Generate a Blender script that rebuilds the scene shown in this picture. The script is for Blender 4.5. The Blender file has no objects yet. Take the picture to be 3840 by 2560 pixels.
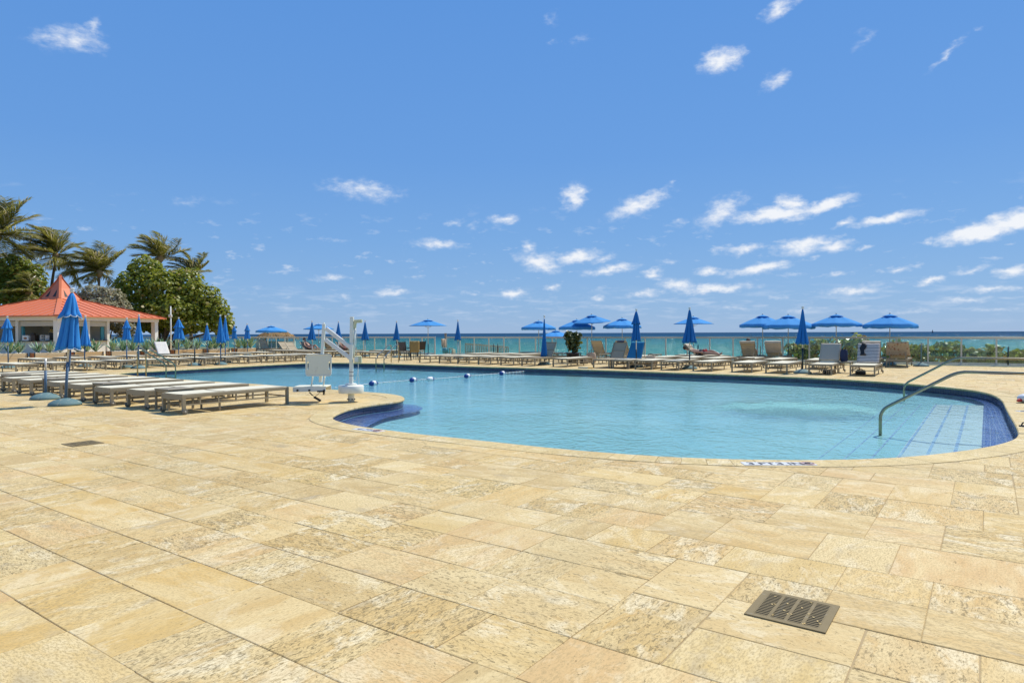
import bpy, bmesh, math, random
import numpy as np
from mathutils import Vector, Matrix, Euler, noise as mnoise

R = math.radians
random.seed(7)
scene = bpy.context.scene
COL = scene.collection

# ------------------------------------------------------------------ camera
CAM_H = 1.4
FPX = 2500.0                      # focal length in pixels of the 3840 px wide photograph
PITCH = math.atan(31.0 / FPX)
ROLL = 0.0038
_r0, _u0, _f0 = Vector((1, 0, 0)), Vector((0, math.sin(PITCH), math.cos(PITCH))), Vector((0, math.cos(PITCH), -math.sin(PITCH)))
C_R = _r0 * math.cos(ROLL) - _u0 * math.sin(ROLL)
C_U = _u0 * math.cos(ROLL) + _r0 * math.sin(ROLL)
C_F = _f0
cam_d = bpy.data.cameras.new('camera')
cam = bpy.data.objects.new('camera', cam_d)
COL.objects.link(cam)
cam_d.sensor_width = 36.0
cam_d.lens = FPX / 3840 * 36.0
cam_d.clip_start = 0.05
cam_d.clip_end = 90000
cam.matrix_world = Matrix(((C_R.x, C_U.x, -C_F.x, 0), (C_R.y, C_U.y, -C_F.y, 0), (C_R.z, C_U.z, -C_F.z, CAM_H), (0, 0, 0, 1)))
scene.camera = cam

# ------------------------------------------------------------------ sun, sky, exposure
SUN_AZ = R(52)      # to the right of the viewing direction (+Y)
SUN_EL = R(56)
SUN_STRENGTH = 4.7
SKY_STRENGTH = 0.092
EXPOSURE = 0.0
sun_dir = Vector((math.sin(SUN_AZ) * math.cos(SUN_EL), math.cos(SUN_AZ) * math.cos(SUN_EL), math.sin(SUN_EL)))
sun_d = bpy.data.lights.new('sun', 'SUN')
sun_d.energy = SUN_STRENGTH
sun_d.angle = R(0.53)
sun_d.color = (1.0, 0.955, 0.87)
sun = bpy.data.objects.new('sun', sun_d)
COL.objects.link(sun)
sun.rotation_euler = sun_dir.to_track_quat('Z', 'Y').to_euler()
sun.location = (0, 0, 60)

world = bpy.data.worlds.new('World')
scene.world = world
world.use_nodes = True
wn, wl = world.node_tree.nodes, world.node_tree.links
wn.clear()


def pix_dir(px, py):
    return (C_F + C_R * ((px - 1920) / FPX) - C_U * ((py - 1280) / FPX)).normalized()


def pix_azel(px, py):
    d = pix_dir(px, py)
    return math.degrees(math.atan2(d.x, d.y)), math.degrees(math.asin(d.z))


def wnode(t, **kw):
    n = wn.new(t)
    for k, v in kw.items():
        setattr(n, k, v)
    return n


def wmath(op, a, b=None, c=None, clamp=False):
    n = wn.new('ShaderNodeMath')
    n.operation = op
    n.use_clamp = clamp
    for i, v in enumerate((a, b, c)):
        if v is None:
            continue
        if isinstance(v, (int, float)):
            n.inputs[i].default_value = v
        else:
            wl.new(v, n.inputs[i])
    return n.outputs[0]


# cumulus drifting over the sea: place in the sky (photograph position), half width, half height, tilt, density
CLOUDS = [
    (165, 90, 72, 26, 8, .62), (222, 66, 20, 30, -10, .52), (1790, 18, 36, 20, 25, .8), (1655, 138, 40, 24, 10, .95), (1776, 188, 30, 17, 20, .62),
    (1265, 42, 12, 18, -40, .34), (1279, 95, 12, 10, 0, .34), (1332, 95, 22, 12, 20, .30), (1975, 95, 28, 16, 40, .36), (2175, 125, 46, 8, 38, .52),
    (2243, 68, 12, 7, 40, .3), (835, 437, 74, 22, -4, .62), (435, 462, 34, 10, 15, .4), (1318, 450, 27, 24, 40, .85), (1465, 470, 66, 18, 22, .85),
    (1542, 420, 12, 5, 30, .38), (1655, 488, 52, 24, 28, .72), (1775, 495, 74, 15, 3, 1.1), (1815, 468, 24, 20, 0, .85), (1895, 473, 70, 11, 13, 1.0),
    (1938, 510, 24, 8, 15, .75), (2040, 503, 74, 11, 7, .95), (2250, 532, 92, 17, 9, 1.15), (2330, 508, 66, 20, 10, 1.1), (2130, 553, 18, 7, 15, .6),
    (1850, 563, 60, 16, 5, .9), (1915, 566, 44, 12, 0, .85), (1715, 572, 40, 10, 8, .72), (1650, 578, 14, 7, 30, .42), (1990, 574, 22, 5, 8, .62),
    (1240, 600, 42, 18, -8, .95), (1212, 568, 20, 14, 0, .62), (1325, 590, 40, 14, 10, .9), (1385, 594, 30, 9, 14, .62), (1400, 620, 52, 10, 8, .8),
    (1500, 628, 22, 9, 0, .8), (1625, 623, 34, 9, 0, .85), (1740, 618, 60, 12, 9, .95), (1005, 562, 52, 10, -3, .68), (1040, 511, 20, 8, 0, .52),
    (1092, 516, 20, 11, 20, .42), (1158, 502, 30, 10, 5, .75), (755, 640, 36, 7, 0, .62), (900, 668, 36, 8, 0, .7), (790, 680, 15, 7, 0, .55),
    (640, 622, 18, 5, 0, .36), (1180, 672, 34, 9, 5, .82), (1268, 660, 15, 8, 0, .66), (1378, 685, 22, 8, 5, .66), (1640, 662, 84, 9, 2, .9),
    (1555, 655, 40, 14, -10, .8), (1480, 673, 40, 9, 8, .72), (1560, 511, 13, 10, 20, .5), (1960, 665, 64, 9, 3, .72), (2058, 621, 36, 6, 3, .6),
    (2140, 646, 36, 7, 3, .8), (2230, 620, 42, 7, 14, .62), (2322, 625, 42, 10, 6, .8), (2280, 663, 70, 8, 3, .68), (1780, 683, 20, 6, 0, .5),
    (1825, 628, 26, 6, 4, .45), (1932, 630, 26, 6, 6, .52), (2210, 691, 66, 7, 2, .62), (1080, 672, 18, 5, 0, .4), (960, 616, 16, 7, 0, .36),
    (1690, 708, 70, 5, 0, .42), (1850, 713, 60, 5, 0, .42), (2090, 716, 90, 5, 0, .45), (2290, 712, 60, 6, 0, .45), (1530, 603, 26, 6, 5, .45),
    (665, 680, 14, 5, 0, .3), (1030, 632, 14, 5, 0, .3),
]
sky = wnode('ShaderNodeTexSky', sky_type='NISHITA', sun_disc=False, sun_elevation=SUN_EL, sun_rotation=SUN_AZ, altitude=0, air_density=1.0, dust_density=0.0, ozone_density=3.0)
tc = wnode('ShaderNodeTexCoord')
sep = wnode('ShaderNodeSeparateXYZ')
wl.new(tc.outputs['Generated'], sep.inputs[0])
az = wmath('MULTIPLY', wmath('ARCTAN2', sep.outputs[0], sep.outputs[1]), 180 / math.pi)
el = wmath('MULTIPLY', wmath('ARCSINE', sep.outputs[2]), 180 / math.pi)
comb = wnode('ShaderNodeCombineXYZ')
wl.new(az, comb.inputs[0])
wl.new(el, comb.inputs[1])
# clear-air colour by height above the horizon, blended with the Nishita sky
elr = wnode('ShaderNodeValToRGB')
wl.new(wmath('DIVIDE', el, 60.0, clamp=True), elr.inputs[0])
SKY_STOPS = [(0.0, (2.75, 4.75, 8.0)), (0.05, (2.48, 4.70, 8.3)), (0.13, (1.95, 4.32, 8.5)), (0.24, (1.48, 3.80, 8.5)), (0.45, (1.20, 3.45, 8.4)), (1.0, (0.80, 2.5, 6.6))]
while len(elr.color_ramp.elements) < len(SKY_STOPS):
    elr.color_ramp.elements.new(0.5)
for e_, (p_, c_) in zip(elr.color_ramp.elements, SKY_STOPS):
    e_.position = p_
    e_.color = (*c_, 1)
tint = wnode('ShaderNodeMix', data_type='RGBA')
tint.inputs[0].default_value = 0.84
wl.new(sky.outputs[0], tint.inputs[6])
wl.new(elr.outputs[0], tint.inputs[7])


def background(col):
    b_ = wnode('ShaderNodeBackground')
    wl.new(col, b_.inputs[0])
    b_.inputs[1].default_value = SKY_STRENGTH
    return b_.outputs[0]


def cloud_branch(lo, hi):
    """sky with the cumulus whose azimuth falls into lo..hi (kept apart so that other directions skip them)"""
    # wispy edges: push the sample point around with noise stretched along the wind
    mp = wnode('ShaderNodeMapping')
    mp.inputs['Scale'].default_value = (0.75, 1.35, 1)
    mp.inputs['Rotation'].default_value = (0, 0, R(-12))
    wl.new(comb.outputs[0], mp.inputs[0])
    ns = wnode('ShaderNodeTexNoise')
    ns.inputs['Scale'].default_value = 0.62
    ns.inputs['Detail'].default_value = 5
    ns.inputs['Roughness'].default_value = 0.58
    wl.new(mp.outputs[0], ns.inputs['Vector'])
    vm = wnode('ShaderNodeVectorMath', operation='SUBTRACT')
    wl.new(ns.outputs['Color'], vm.inputs[0])
    vm.inputs[1].default_value = (0.5, 0.5, 0.5)
    vm2 = wnode('ShaderNodeVectorMath', operation='MULTIPLY')
    wl.new(vm.outputs[0], vm2.inputs[0])
    vm2.inputs[1].default_value = (2.8, 1.25, 0)
    vm3 = wnode('ShaderNodeVectorMath', operation='ADD')
    wl.new(comb.outputs[0], vm3.inputs[0])
    wl.new(vm2.outputs[0], vm3.inputs[1])
    acc = None
    for (cx, cy, hw, hh, ang, den) in CLOUDS:
        sx, sy = cx * 1.63265, cy * 1.63265
        a0, e0 = pix_azel(sx, sy)
        a1, _ = pix_azel(sx + hw * 1.63265, sy)
        _, e1_ = pix_azel(sx, sy - hh * 1.63265)
        wdeg = abs(a1 - a0) * 1.75
        if a0 + wdeg + 1.3 < lo or a0 - wdeg - 1.3 > hi:
            continue
        m = wnode('ShaderNodeMapping', vector_type='TEXTURE')
        m.inputs['Location'].default_value = (a0, e0, 0)
        m.inputs['Rotation'].default_value = (0, 0, R(ang))
        m.inputs['Scale'].default_value = (wdeg, abs(e1_ - e0) * 1.75, 1)
        wl.new(vm3.outputs[0], m.inputs[0])
        g = wnode('ShaderNodeTexGradient', gradient_type='SPHERICAL')
        wl.new(m.outputs[0], g.inputs[0])
        s = wmath('MULTIPLY', g.outputs['Fac'], den)
        acc = s if acc is None else wmath('MAXIMUM', acc, s)
    # faint broken band low over the horizon
    mpb = wnode('ShaderNodeMapping')
    mpb.inputs['Scale'].default_value = (0.22, 1.3, 1)
    wl.new(comb.outputs[0], mpb.inputs[0])
    nb = wnode('ShaderNodeTexNoise')
    nb.inputs['Scale'].default_value = 1.6
    nb.inputs['Detail'].default_value = 4
    nb.inputs['Roughness'].default_value = 0.6
    wl.new(mpb.outputs[0], nb.inputs['Vector'])
    band = wmath('MULTIPLY', wmath('SUBTRACT', nb.outputs['Fac'], 0.5, clamp=True), wmath('MULTIPLY', wmath('SUBTRACT', 1.0, wmath('MULTIPLY', wmath('ABSOLUTE', wmath('SUBTRACT', el, 2.2)), 0.5), clamp=True), 2.4))
    # many small faint puffs in the lower sky
    mpc = wnode('ShaderNodeMapping')
    mpc.inputs['Scale'].default_value = (0.42, 1.15, 1)
    mpc.inputs['Location'].default_value = (3.7, 1.9, 0)
    wl.new(comb.outputs[0], mpc.inputs[0])
    nc = wnode('ShaderNodeTexNoise')
    nc.inputs['Scale'].default_value = 1.05
    nc.inputs['Detail'].default_value = 4
    nc.inputs['Roughness'].default_value = 0.62
    wl.new(mpc.outputs[0], nc.inputs['Vector'])
    puffs = wmath('MULTIPLY', wmath('MULTIPLY', wmath('SUBTRACT', nc.outputs['Fac'], 0.585, clamp=True), 4.2), wmath('SUBTRACT', 1.0, wmath('MULTIPLY', wmath('ABSOLUTE', wmath('SUBTRACT', el, 6.0)), 0.19), clamp=True))
    band = wmath('MAXIMUM', band, puffs)
    n2 = wnode('ShaderNodeTexNoise')
    n2.inputs['Scale'].default_value = 1.7
    n2.inputs['Detail'].default_value = 5
    n2.inputs['Roughness'].default_value = 0.60
    wl.new(mp.outputs[0], n2.inputs['Vector'])
    edge = wmath('SUBTRACT', acc, wmath('MULTIPLY', wmath('SUBTRACT', n2.outputs['Fac'], 0.42), 0.85))
    mr = wnode('ShaderNodeMapRange', interpolation_type='SMOOTHSTEP')
    wl.new(edge, mr.inputs[0])
    mr.inputs[1].default_value = 0.0
    mr.inputs[2].default_value = 0.82
    inside = wmath('MULTIPLY', acc, 4.5, clamp=True)
    calpha = wmath('MAXIMUM', wmath('MULTIPLY', mr.outputs[0], inside), band, clamp=True)
    calpha = wmath('MULTIPLY', calpha, 0.94)
    cmix = wnode('ShaderNodeMix', data_type='RGBA')
    wl.new(calpha, cmix.inputs[0])
    wl.new(tint.outputs[2], cmix.inputs[6])
    ccol = wnode('ShaderNodeMix', data_type='RGBA')
    wl.new(wmath('POWER', calpha, 1.5), ccol.inputs[0])
    ccol.inputs[6].default_value = (7.6, 8.5, 10.0, 1)
    ccol.inputs[7].default_value = (10.3, 10.45, 10.7, 1)
    wl.new(ccol.outputs[2], cmix.inputs[7])
    return background(cmix.outputs[2])


def wmix(f, a, b):
    n = wnode('ShaderNodeMixShader')
    wl.new(f, n.inputs[0])
    wl.new(a, n.inputs[1])
    wl.new(b, n.inputs[2])
    return n.outputs[0]


c_l, c_m, c_r = cloud_branch(-60, 2), cloud_branch(2, 20), cloud_branch(20, 60)
clouds = wmix(wmath('GREATER_THAN', az, 2.0), c_l, wmix(wmath('GREATER_THAN', az, 20.0), c_m, c_r))
plain = background(tint.outputs[2])
inwin = wmath('MULTIPLY', wmath('LESS_THAN', wmath('ABSOLUTE', az), 60.0), wmath('MULTIPLY', wmath('GREATER_THAN', el, -1.0), wmath('LESS_THAN', el, 42.0)))
out = wnode('ShaderNodeOutputWorld')
wl.new(wmix(inwin, plain, clouds), out.inputs[0])
world.cycles.sampling_method = 'MANUAL'
world.cycles.sample_map_resolution = 256

scene.view_settings.view_transform = 'Standard'
scene.view_settings.look = 'None'
scene.view_settings.exposure = EXPOSURE
scene.view_settings.gamma = 1.0
scene.view_settings.use_curve_mapping = False
scene.render.engine = 'CYCLES'
scene.cycles.use_denoising = True
scene.cycles.max_bounces = 6
scene.cycles.diffuse_bounces = 3
scene.cycles.glossy_bounces = 3
scene.cycles.transmission_bounces = 4
scene.cycles.transparent_max_bounces = 24
scene.cycles.caustics_reflective = False
scene.cycles.caustics_refractive = False
scene.cycles.sample_clamp_indirect = 6


# ------------------------------------------------------------------ placing helpers
def G(px, py, z=0.0):
    """ground point (at height z) under a pixel of the photograph"""
    d = C_F + C_R * ((px - 1920) / FPX) - C_U * ((py - 1280) / FPX)
    t = (z - CAM_H) / d.z
    return Vector((d.x * t, d.y * t, z))


def AT(px, py, Y):
    """point seen at a pixel at distance Y ahead of the camera"""
    d = C_F + C_R * ((px - 1920) / FPX) - C_U * ((py - 1280) / FPX)
    t = Y / d.y
    return Vector((d.x * t, Y, CAM_H + d.z * t))


A1 = R(35.5)
E1 = Vector((math.sin(A1), math.cos(A1), 0))       # paving axis running away to the sea fence
E2 = Vector((-math.cos(A1), math.sin(A1), 0))      # paving axis running to the left
RZ1 = math.atan2(E1.y, E1.x)
RZ2 = math.atan2(E2.y, E2.x)


def P(v, w, z=0.0):
    q = E1 * v + E2 * w
    return Vector((q.x, q.y, z))


def VW(p):
    return p.x * E1.x + p.y * E1.y, p.x * E2.x + p.y * E2.y


def w_at(px, v):
    u = (px - 1920) / FPX
    return v * (E1.x - u * E1.y) / (u * E2.y - E2.x)


def v_at(px, w):
    u = (px - 1920) / FPX
    return w * (u * E2.y - E2.x) / (E1.x - u * E1.y)


# ------------------------------------------------------------------ scene tree helpers
def tag(o, label=None, cat=None, group=None, kind=None):
    if label:
        o['label'] = label
    if cat:
        o['category'] = cat
    if group:
        o['group'] = group
    if kind:
        o['kind'] = kind
    return o


def thing(name, label, cat, loc=(0, 0, 0), rz=0.0, group=None):
    o = bpy.data.objects.new(name, None)
    COL.objects.link(o)
    o.empty_display_size = 0.2
    o.location = loc
    o.rotation_euler = (0, 0, rz)
    return tag(o, label, cat, group)


CHILD = {}


def link(name, me, parent=None):
    o = bpy.data.objects.new(name, me)
    COL.objects.link(o)
    if parent is not None:
        o.parent = parent
        CHILD.setdefault(parent.name, []).append(o)
    return o


def copy_tree(o, parent=None):
    c = o.copy()
    COL.objects.link(c)
    c.parent = parent
    if parent is not None:
        CHILD.setdefault(parent.name, []).append(c)
    for ch in list(CHILD.get(o.name, [])):
        copy_tree(ch, c)
    return c


class MB:
    """collects shapes that become one mesh"""

    def __init__(s):
        s.v, s.f, s.sm, s.a = [], [], [], None

    def add(s, vs, fs, smooth=False):
        n = len(s.v)
        s.v.extend([tuple(p) for p in vs])
        for f in fs:
            s.f.append(tuple(i + n for i in f))
            s.sm.append(smooth)
        return s

    def box(s, c, d, rz=0.0, m=None, ch=0.0):
        x, y, z = d[0] / 2, d[1] / 2, d[2] / 2
        if ch <= 0:
            vs = [Vector((sx * x, sy * y, sz * z)) for sz in (-1, 1) for sx, sy in ((-1, -1), (1, -1), (1, 1), (-1, 1))]
            fs = [(0, 3, 2, 1), (4, 5, 6, 7), (0, 1, 5, 4), (1, 2, 6, 5), (2, 3, 7, 6), (3, 0, 4, 7)]
        else:
            vs = []
            for zz, k in ((-z, ch), (-z + ch, 0), (z - ch, 0), (z, ch)):
                for sx, sy in ((-1, -1), (1, -1), (1, 1), (-1, 1)):
                    vs.append(Vector((sx * (x - k), sy * (y - k), zz)))
            fs = [(0, 3, 2, 1), (12, 13, 14, 15)]
            for k in range(3):
                for i in range(4):
                    a, b = k * 4 + i, k * 4 + (i + 1) % 4
                    fs.append((a, b, b + 4, a + 4))
        c = Vector(c)
        rot = Matrix.Rotation(rz, 3, 'Z') if m is None else m
        return s.add([rot @ p + c for p in vs], fs)

    def bar(s, p, q, w, h, up=(0, 0, 1), ch=0.0):
        p, q = Vector(p), Vector(q)
        d = q - p
        L = d.length
        x = d.normalized()
        up = Vector(up)
        y = up.cross(x)
        if y.length < 1e-4:
            y = Vector((0, 1, 0)).cross(x)
        y.normalize()
        z = x.cross(y)
        m = Matrix((x, y, z)).transposed()
        return s.box((p + q) / 2, (L, w, h), m=m, ch=ch)

    def tube(s, pts, r, n=8, cap=True):
        pts = [Vector(p) for p in pts]
        rs = r if isinstance(r, (list, tuple)) else [r] * len(pts)
        vs, fs = [], []
        prev = None
        for i, p in enumerate(pts):
            t = (pts[min(i + 1, len(pts) - 1)] - pts[max(i - 1, 0)]).normalized()
            if prev is None:
                a = Vector((0, 0, 1)) if abs(t.z) < 0.9 else Vector((1, 0, 0))
                x = a.cross(t).normalized()
            else:
                x = (prev - t * prev.dot(t)).normalized()
            prev = x
            y = t.cross(x)
            for k in range(n):
                a = 2 * math.pi * k / n
                vs.append(p + (x * math.cos(a) + y * math.sin(a)) * rs[i])
        for i in range(len(pts) - 1):
            for k in range(n):
                a, b = i * n + k, i * n + (k + 1) % n
                fs.append((a, b, b + n, a + n))
        if cap:
            fs.append(tuple(range(n - 1, -1, -1)))
            fs.append(tuple(range((len(pts) - 1) * n, len(pts) * n)))
        return s.add(vs, fs, True)

    def lathe(s, prof, n=20, c=(0, 0, 0), smooth=True):
        c = Vector(c)
        vs, fs = [], []
        for (r, z) in prof:
            for k in range(n):
                a = 2 * math.pi * k / n
                vs.append(Vector((r * math.cos(a), r * math.sin(a), z)) + c)
        for i in range(len(prof) - 1):
            for k in range(n):
                a, b = i * n + k, i * n + (k + 1) % n
                fs.append((a, b, b + n, a + n))
        fs.append(tuple(range(n - 1, -1, -1)))
        fs.append(tuple(range((len(prof) - 1) * n, len(prof) * n)))
        return s.add(vs, fs, smooth)

    def ball(s, c, r, n=10, k=7):
        r = (r, r, r) if isinstance(r, (int, float)) else r
        prof = []
        vs, fs = [], []
        c = Vector(c)
        for i in range(k + 1):
            ph = math.pi * i / k
            for j in range(n):
                th = 2 * math.pi * j / n
                vs.append(c + Vector((r[0] * math.sin(ph) * math.cos(th), r[1] * math.sin(ph) * math.sin(th), -r[2] * math.cos(ph))))
        for i in range(k):
            for j in range(n):
                a, b = i * n + j, i * n + (j + 1) % n
                fs.append((a, b, b + n, a + n))
        return s.add(vs, fs, True)

    def grid(s, pts, nu, nv, smooth=True, closed_u=False):
        """pts: nv rows of nu points"""
        fs = []
        for j in range(nv - 1):
            for i in range(nu if closed_u else nu - 1):
                a, b = j * nu + i, j * nu + (i + 1) % nu
                fs.append((a, b, b + nu, a + nu))
        return s.add(pts, fs, smooth)

    def mesh(s, name, m):
        me = bpy.data.meshes.new(name)
        me.from_pydata(s.v, [], s.f)
        if any(s.sm):
            me.polygons.foreach_set('use_smooth', s.sm)
        if m is not None:
            me.materials.append(m)
        if s.a is not None:
            at = me.attributes.new('rnd', 'FLOAT', 'POINT')
            at.data.foreach_set('value', s.a)
        me.update()
        return me

    def build(s, name, m, parent=None):
        return link(name, s.mesh(name, m), parent)


def solid_sheet(me_obj, th, off=0.0):
    md = me_obj.modifiers.new('thickness', 'SOLIDIFY')
    md.thickness = th
    md.offset = off
    return me_obj


ORD = ['first', 'second', 'third', 'fourth', 'fifth', 'sixth', 'seventh', 'eighth', 'ninth', 'tenth', 'eleventh', 'twelfth', 'thirteenth', 'fourteenth', 'fifteenth', 'sixteenth', 'seventeenth', 'eighteenth']


# ------------------------------------------------------------------ materials
class NT:
    def __init__(s, name):
        s.m = bpy.data.materials.new(name)
        s.m.use_nodes = True
        s.n, s.l = s.m.node_tree.nodes, s.m.node_tree.links
        s.n.clear()
        s.out = s.n.new('ShaderNodeOutputMaterial')

    def node(s, t, props=None, **ins):
        n = s.n.new(t)
        for k, v in (props or {}).items():
            setattr(n, k, v)
        for k, v in ins.items():
            key = k.replace('_', ' ')
            sock = n.inputs[int(k[1:])] if k[0] == 'i' and k[1:].isdigit() else n.inputs[key]
            s.put(sock, v)
        return n

    def put(s, sock, v):
        if isinstance(v, bpy.types.NodeSocket):
            s.l.new(v, sock)
        elif isinstance(v, (tuple, list)) and len(v) == 3 and sock.type == 'RGBA':
            sock.default_value = (*v, 1)
        else:
            sock.default_value = v

    def math(s, op, a, b=0.0, clamp=False):
        n = s.node('ShaderNodeMath', {'operation': op, 'use_clamp': clamp}, i0=a, i1=b)
        return n.outputs[0]

    def mix(s, f, a, b, mode='MIX'):
        n = s.node('ShaderNodeMix', {'data_type': 'RGBA', 'blend_type': mode})
        s.put(n.inputs[0], f)
        s.put(n.inputs[6], a)
        s.put(n.inputs[7], b)
        return n.outputs[2]

    def ramp(s, f, stops):
        n = s.node('ShaderNodeValToRGB')
        s.put(n.inputs[0], f)
        e = n.color_ramp.elements
        while len(e) < len(stops):
            e.new(0.5)
        for i, (p, c) in enumerate(stops):
            e[i].position = p
            e[i].color = (*c, 1) if len(c) == 3 else c
        return n.outputs[0]

    def step(s, f, a, b, lo=0.0, hi=1.0):
        n = s.node('ShaderNodeMapRange', {'interpolation_type': 'SMOOTHSTEP'})
        for i, v in enumerate((f, a, b, lo, hi)):
            s.put(n.inputs[i], v)
        return n.outputs[0]

    def noise(s, vec, scale, detail=4, rough=0.55, dist=0.0):
        n = s.node('ShaderNodeTexNoise', Scale=scale, Detail=detail, Roughness=rough, Distortion=dist)
        if vec is not None:
            s.put(n.inputs['Vector'], vec)
        return n

    def bsdf(s, **ins):
        n = s.node('ShaderNodeBsdfPrincipled', **ins)
        s.l.new(n.outputs[0], s.out.inputs[0])
        return n

    def bump(s, h, strength=0.3, dist=0.01):
        n = s.node('ShaderNodeBump', Strength=strength, Distance=dist, Height=h)
        return n.outputs[0]


def pm(name, col, rough=0.6, var=0.12, scale=4.0, metal=0.0, bump=0.15, bscale=40.0, spec=0.4, dirt=None, dirt_amt=0.35):
    """plain painted / cast / woven surface with tonal variation and fine relief"""
    t = NT(name)
    oc = t.node('ShaderNodeTexCoord').outputs['Object']
    oi = t.node('ShaderNodeObjectInfo').outputs['Random']
    n1 = t.noise(oc, scale, 5, 0.6).outputs['Fac']
    f = t.math('ADD', t.math('MULTIPLY', t.math('SUBTRACT', n1, 0.5), 2 * var), t.math('MULTIPLY', t.math('SUBTRACT', oi, 0.5), var))
    hi = tuple(min(1, c * 1.25 + 0.01) for c in col)
    lo = tuple(c * 0.75 for c in col)
    c = t.mix(t.math('ADD', f, 0.5, True), lo, hi)
    if dirt:
        n3 = t.noise(oc, scale * 2.3, 6, 0.7).outputs['Fac']
        c = t.mix(t.step(n3, 0.56, 0.68, 0, dirt_amt * 2), c, dirt)
    b = t.bsdf(Base_Color=c, Roughness=rough, Metallic=metal)
    b.inputs['Specular IOR Level'].default_value = spec
    if bump:
        t.put(b.inputs['Normal'], t.bump(t.noise(oc, bscale, 3).outputs['Fac'], bump, 0.004))
    return t.m


def fabric(name, col, trans=0.25, var=0.08, rough=0.85, weave=260.0):
    t = NT(name)
    oc = t.node('ShaderNodeTexCoord').outputs['Object']
    oi = t.node('ShaderNodeObjectInfo').outputs['Random']
    n1 = t.noise(oc, 3.0, 5, 0.6).outputs['Fac']
    f = t.math('ADD', t.math('MULTIPLY', t.math('SUBTRACT', n1, 0.5), 2 * var), t.math('MULTIPLY', t.math('SUBTRACT', oi, 0.5), var * 1.6))
    c = t.mix(t.math('ADD', f, 0.5, True), tuple(x * 0.72 for x in col), tuple(min(1, x * 1.28) for x in col))
    nb = t.bump(t.noise(oc, weave, 2).outputs['Fac'], 0.25, 0.002)
    d = t.node('ShaderNodeBsdfPrincipled', Base_Color=c, Roughness=rough, Normal=nb)
    d.inputs['Specular IOR Level'].default_value = 0.2
    tr = t.node('ShaderNodeBsdfTranslucent', Color=c, Normal=nb)
    mx = t.node('ShaderNodeMixShader')
    mx.inputs[0].default_value = trans
    t.l.new(d.outputs[0], mx.inputs[1])
    t.l.new(tr.outputs[0], mx.inputs[2])
    t.l.new(mx.outputs[0], t.out.inputs[0])
    return t.m


def stripes(name, c1, c2, freq, axis=2, duty=0.4, wob=0.02):
    t = NT(name)
    oc = t.node('ShaderNodeTexCoord').outputs['Object']
    sx = t.node('ShaderNodeSeparateXYZ')
    t.l.new(oc, sx.inputs[0])
    n1 = t.noise(oc, 5, 3).outputs['Fac']
    q = t.math('ADD', t.math('MULTIPLY', sx.outputs[axis], freq), t.math('MULTIPLY', n1, wob * freq))
    fr = t.math('FRACT', q)
    c = t.mix(t.math('LESS_THAN', fr, duty), c1, c2)
    t.bsdf(Base_Color=c, Roughness=0.9, Normal=t.bump(t.noise(oc, 150, 2).outputs['Fac'], 0.3, 0.003))
    return t.m


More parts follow.
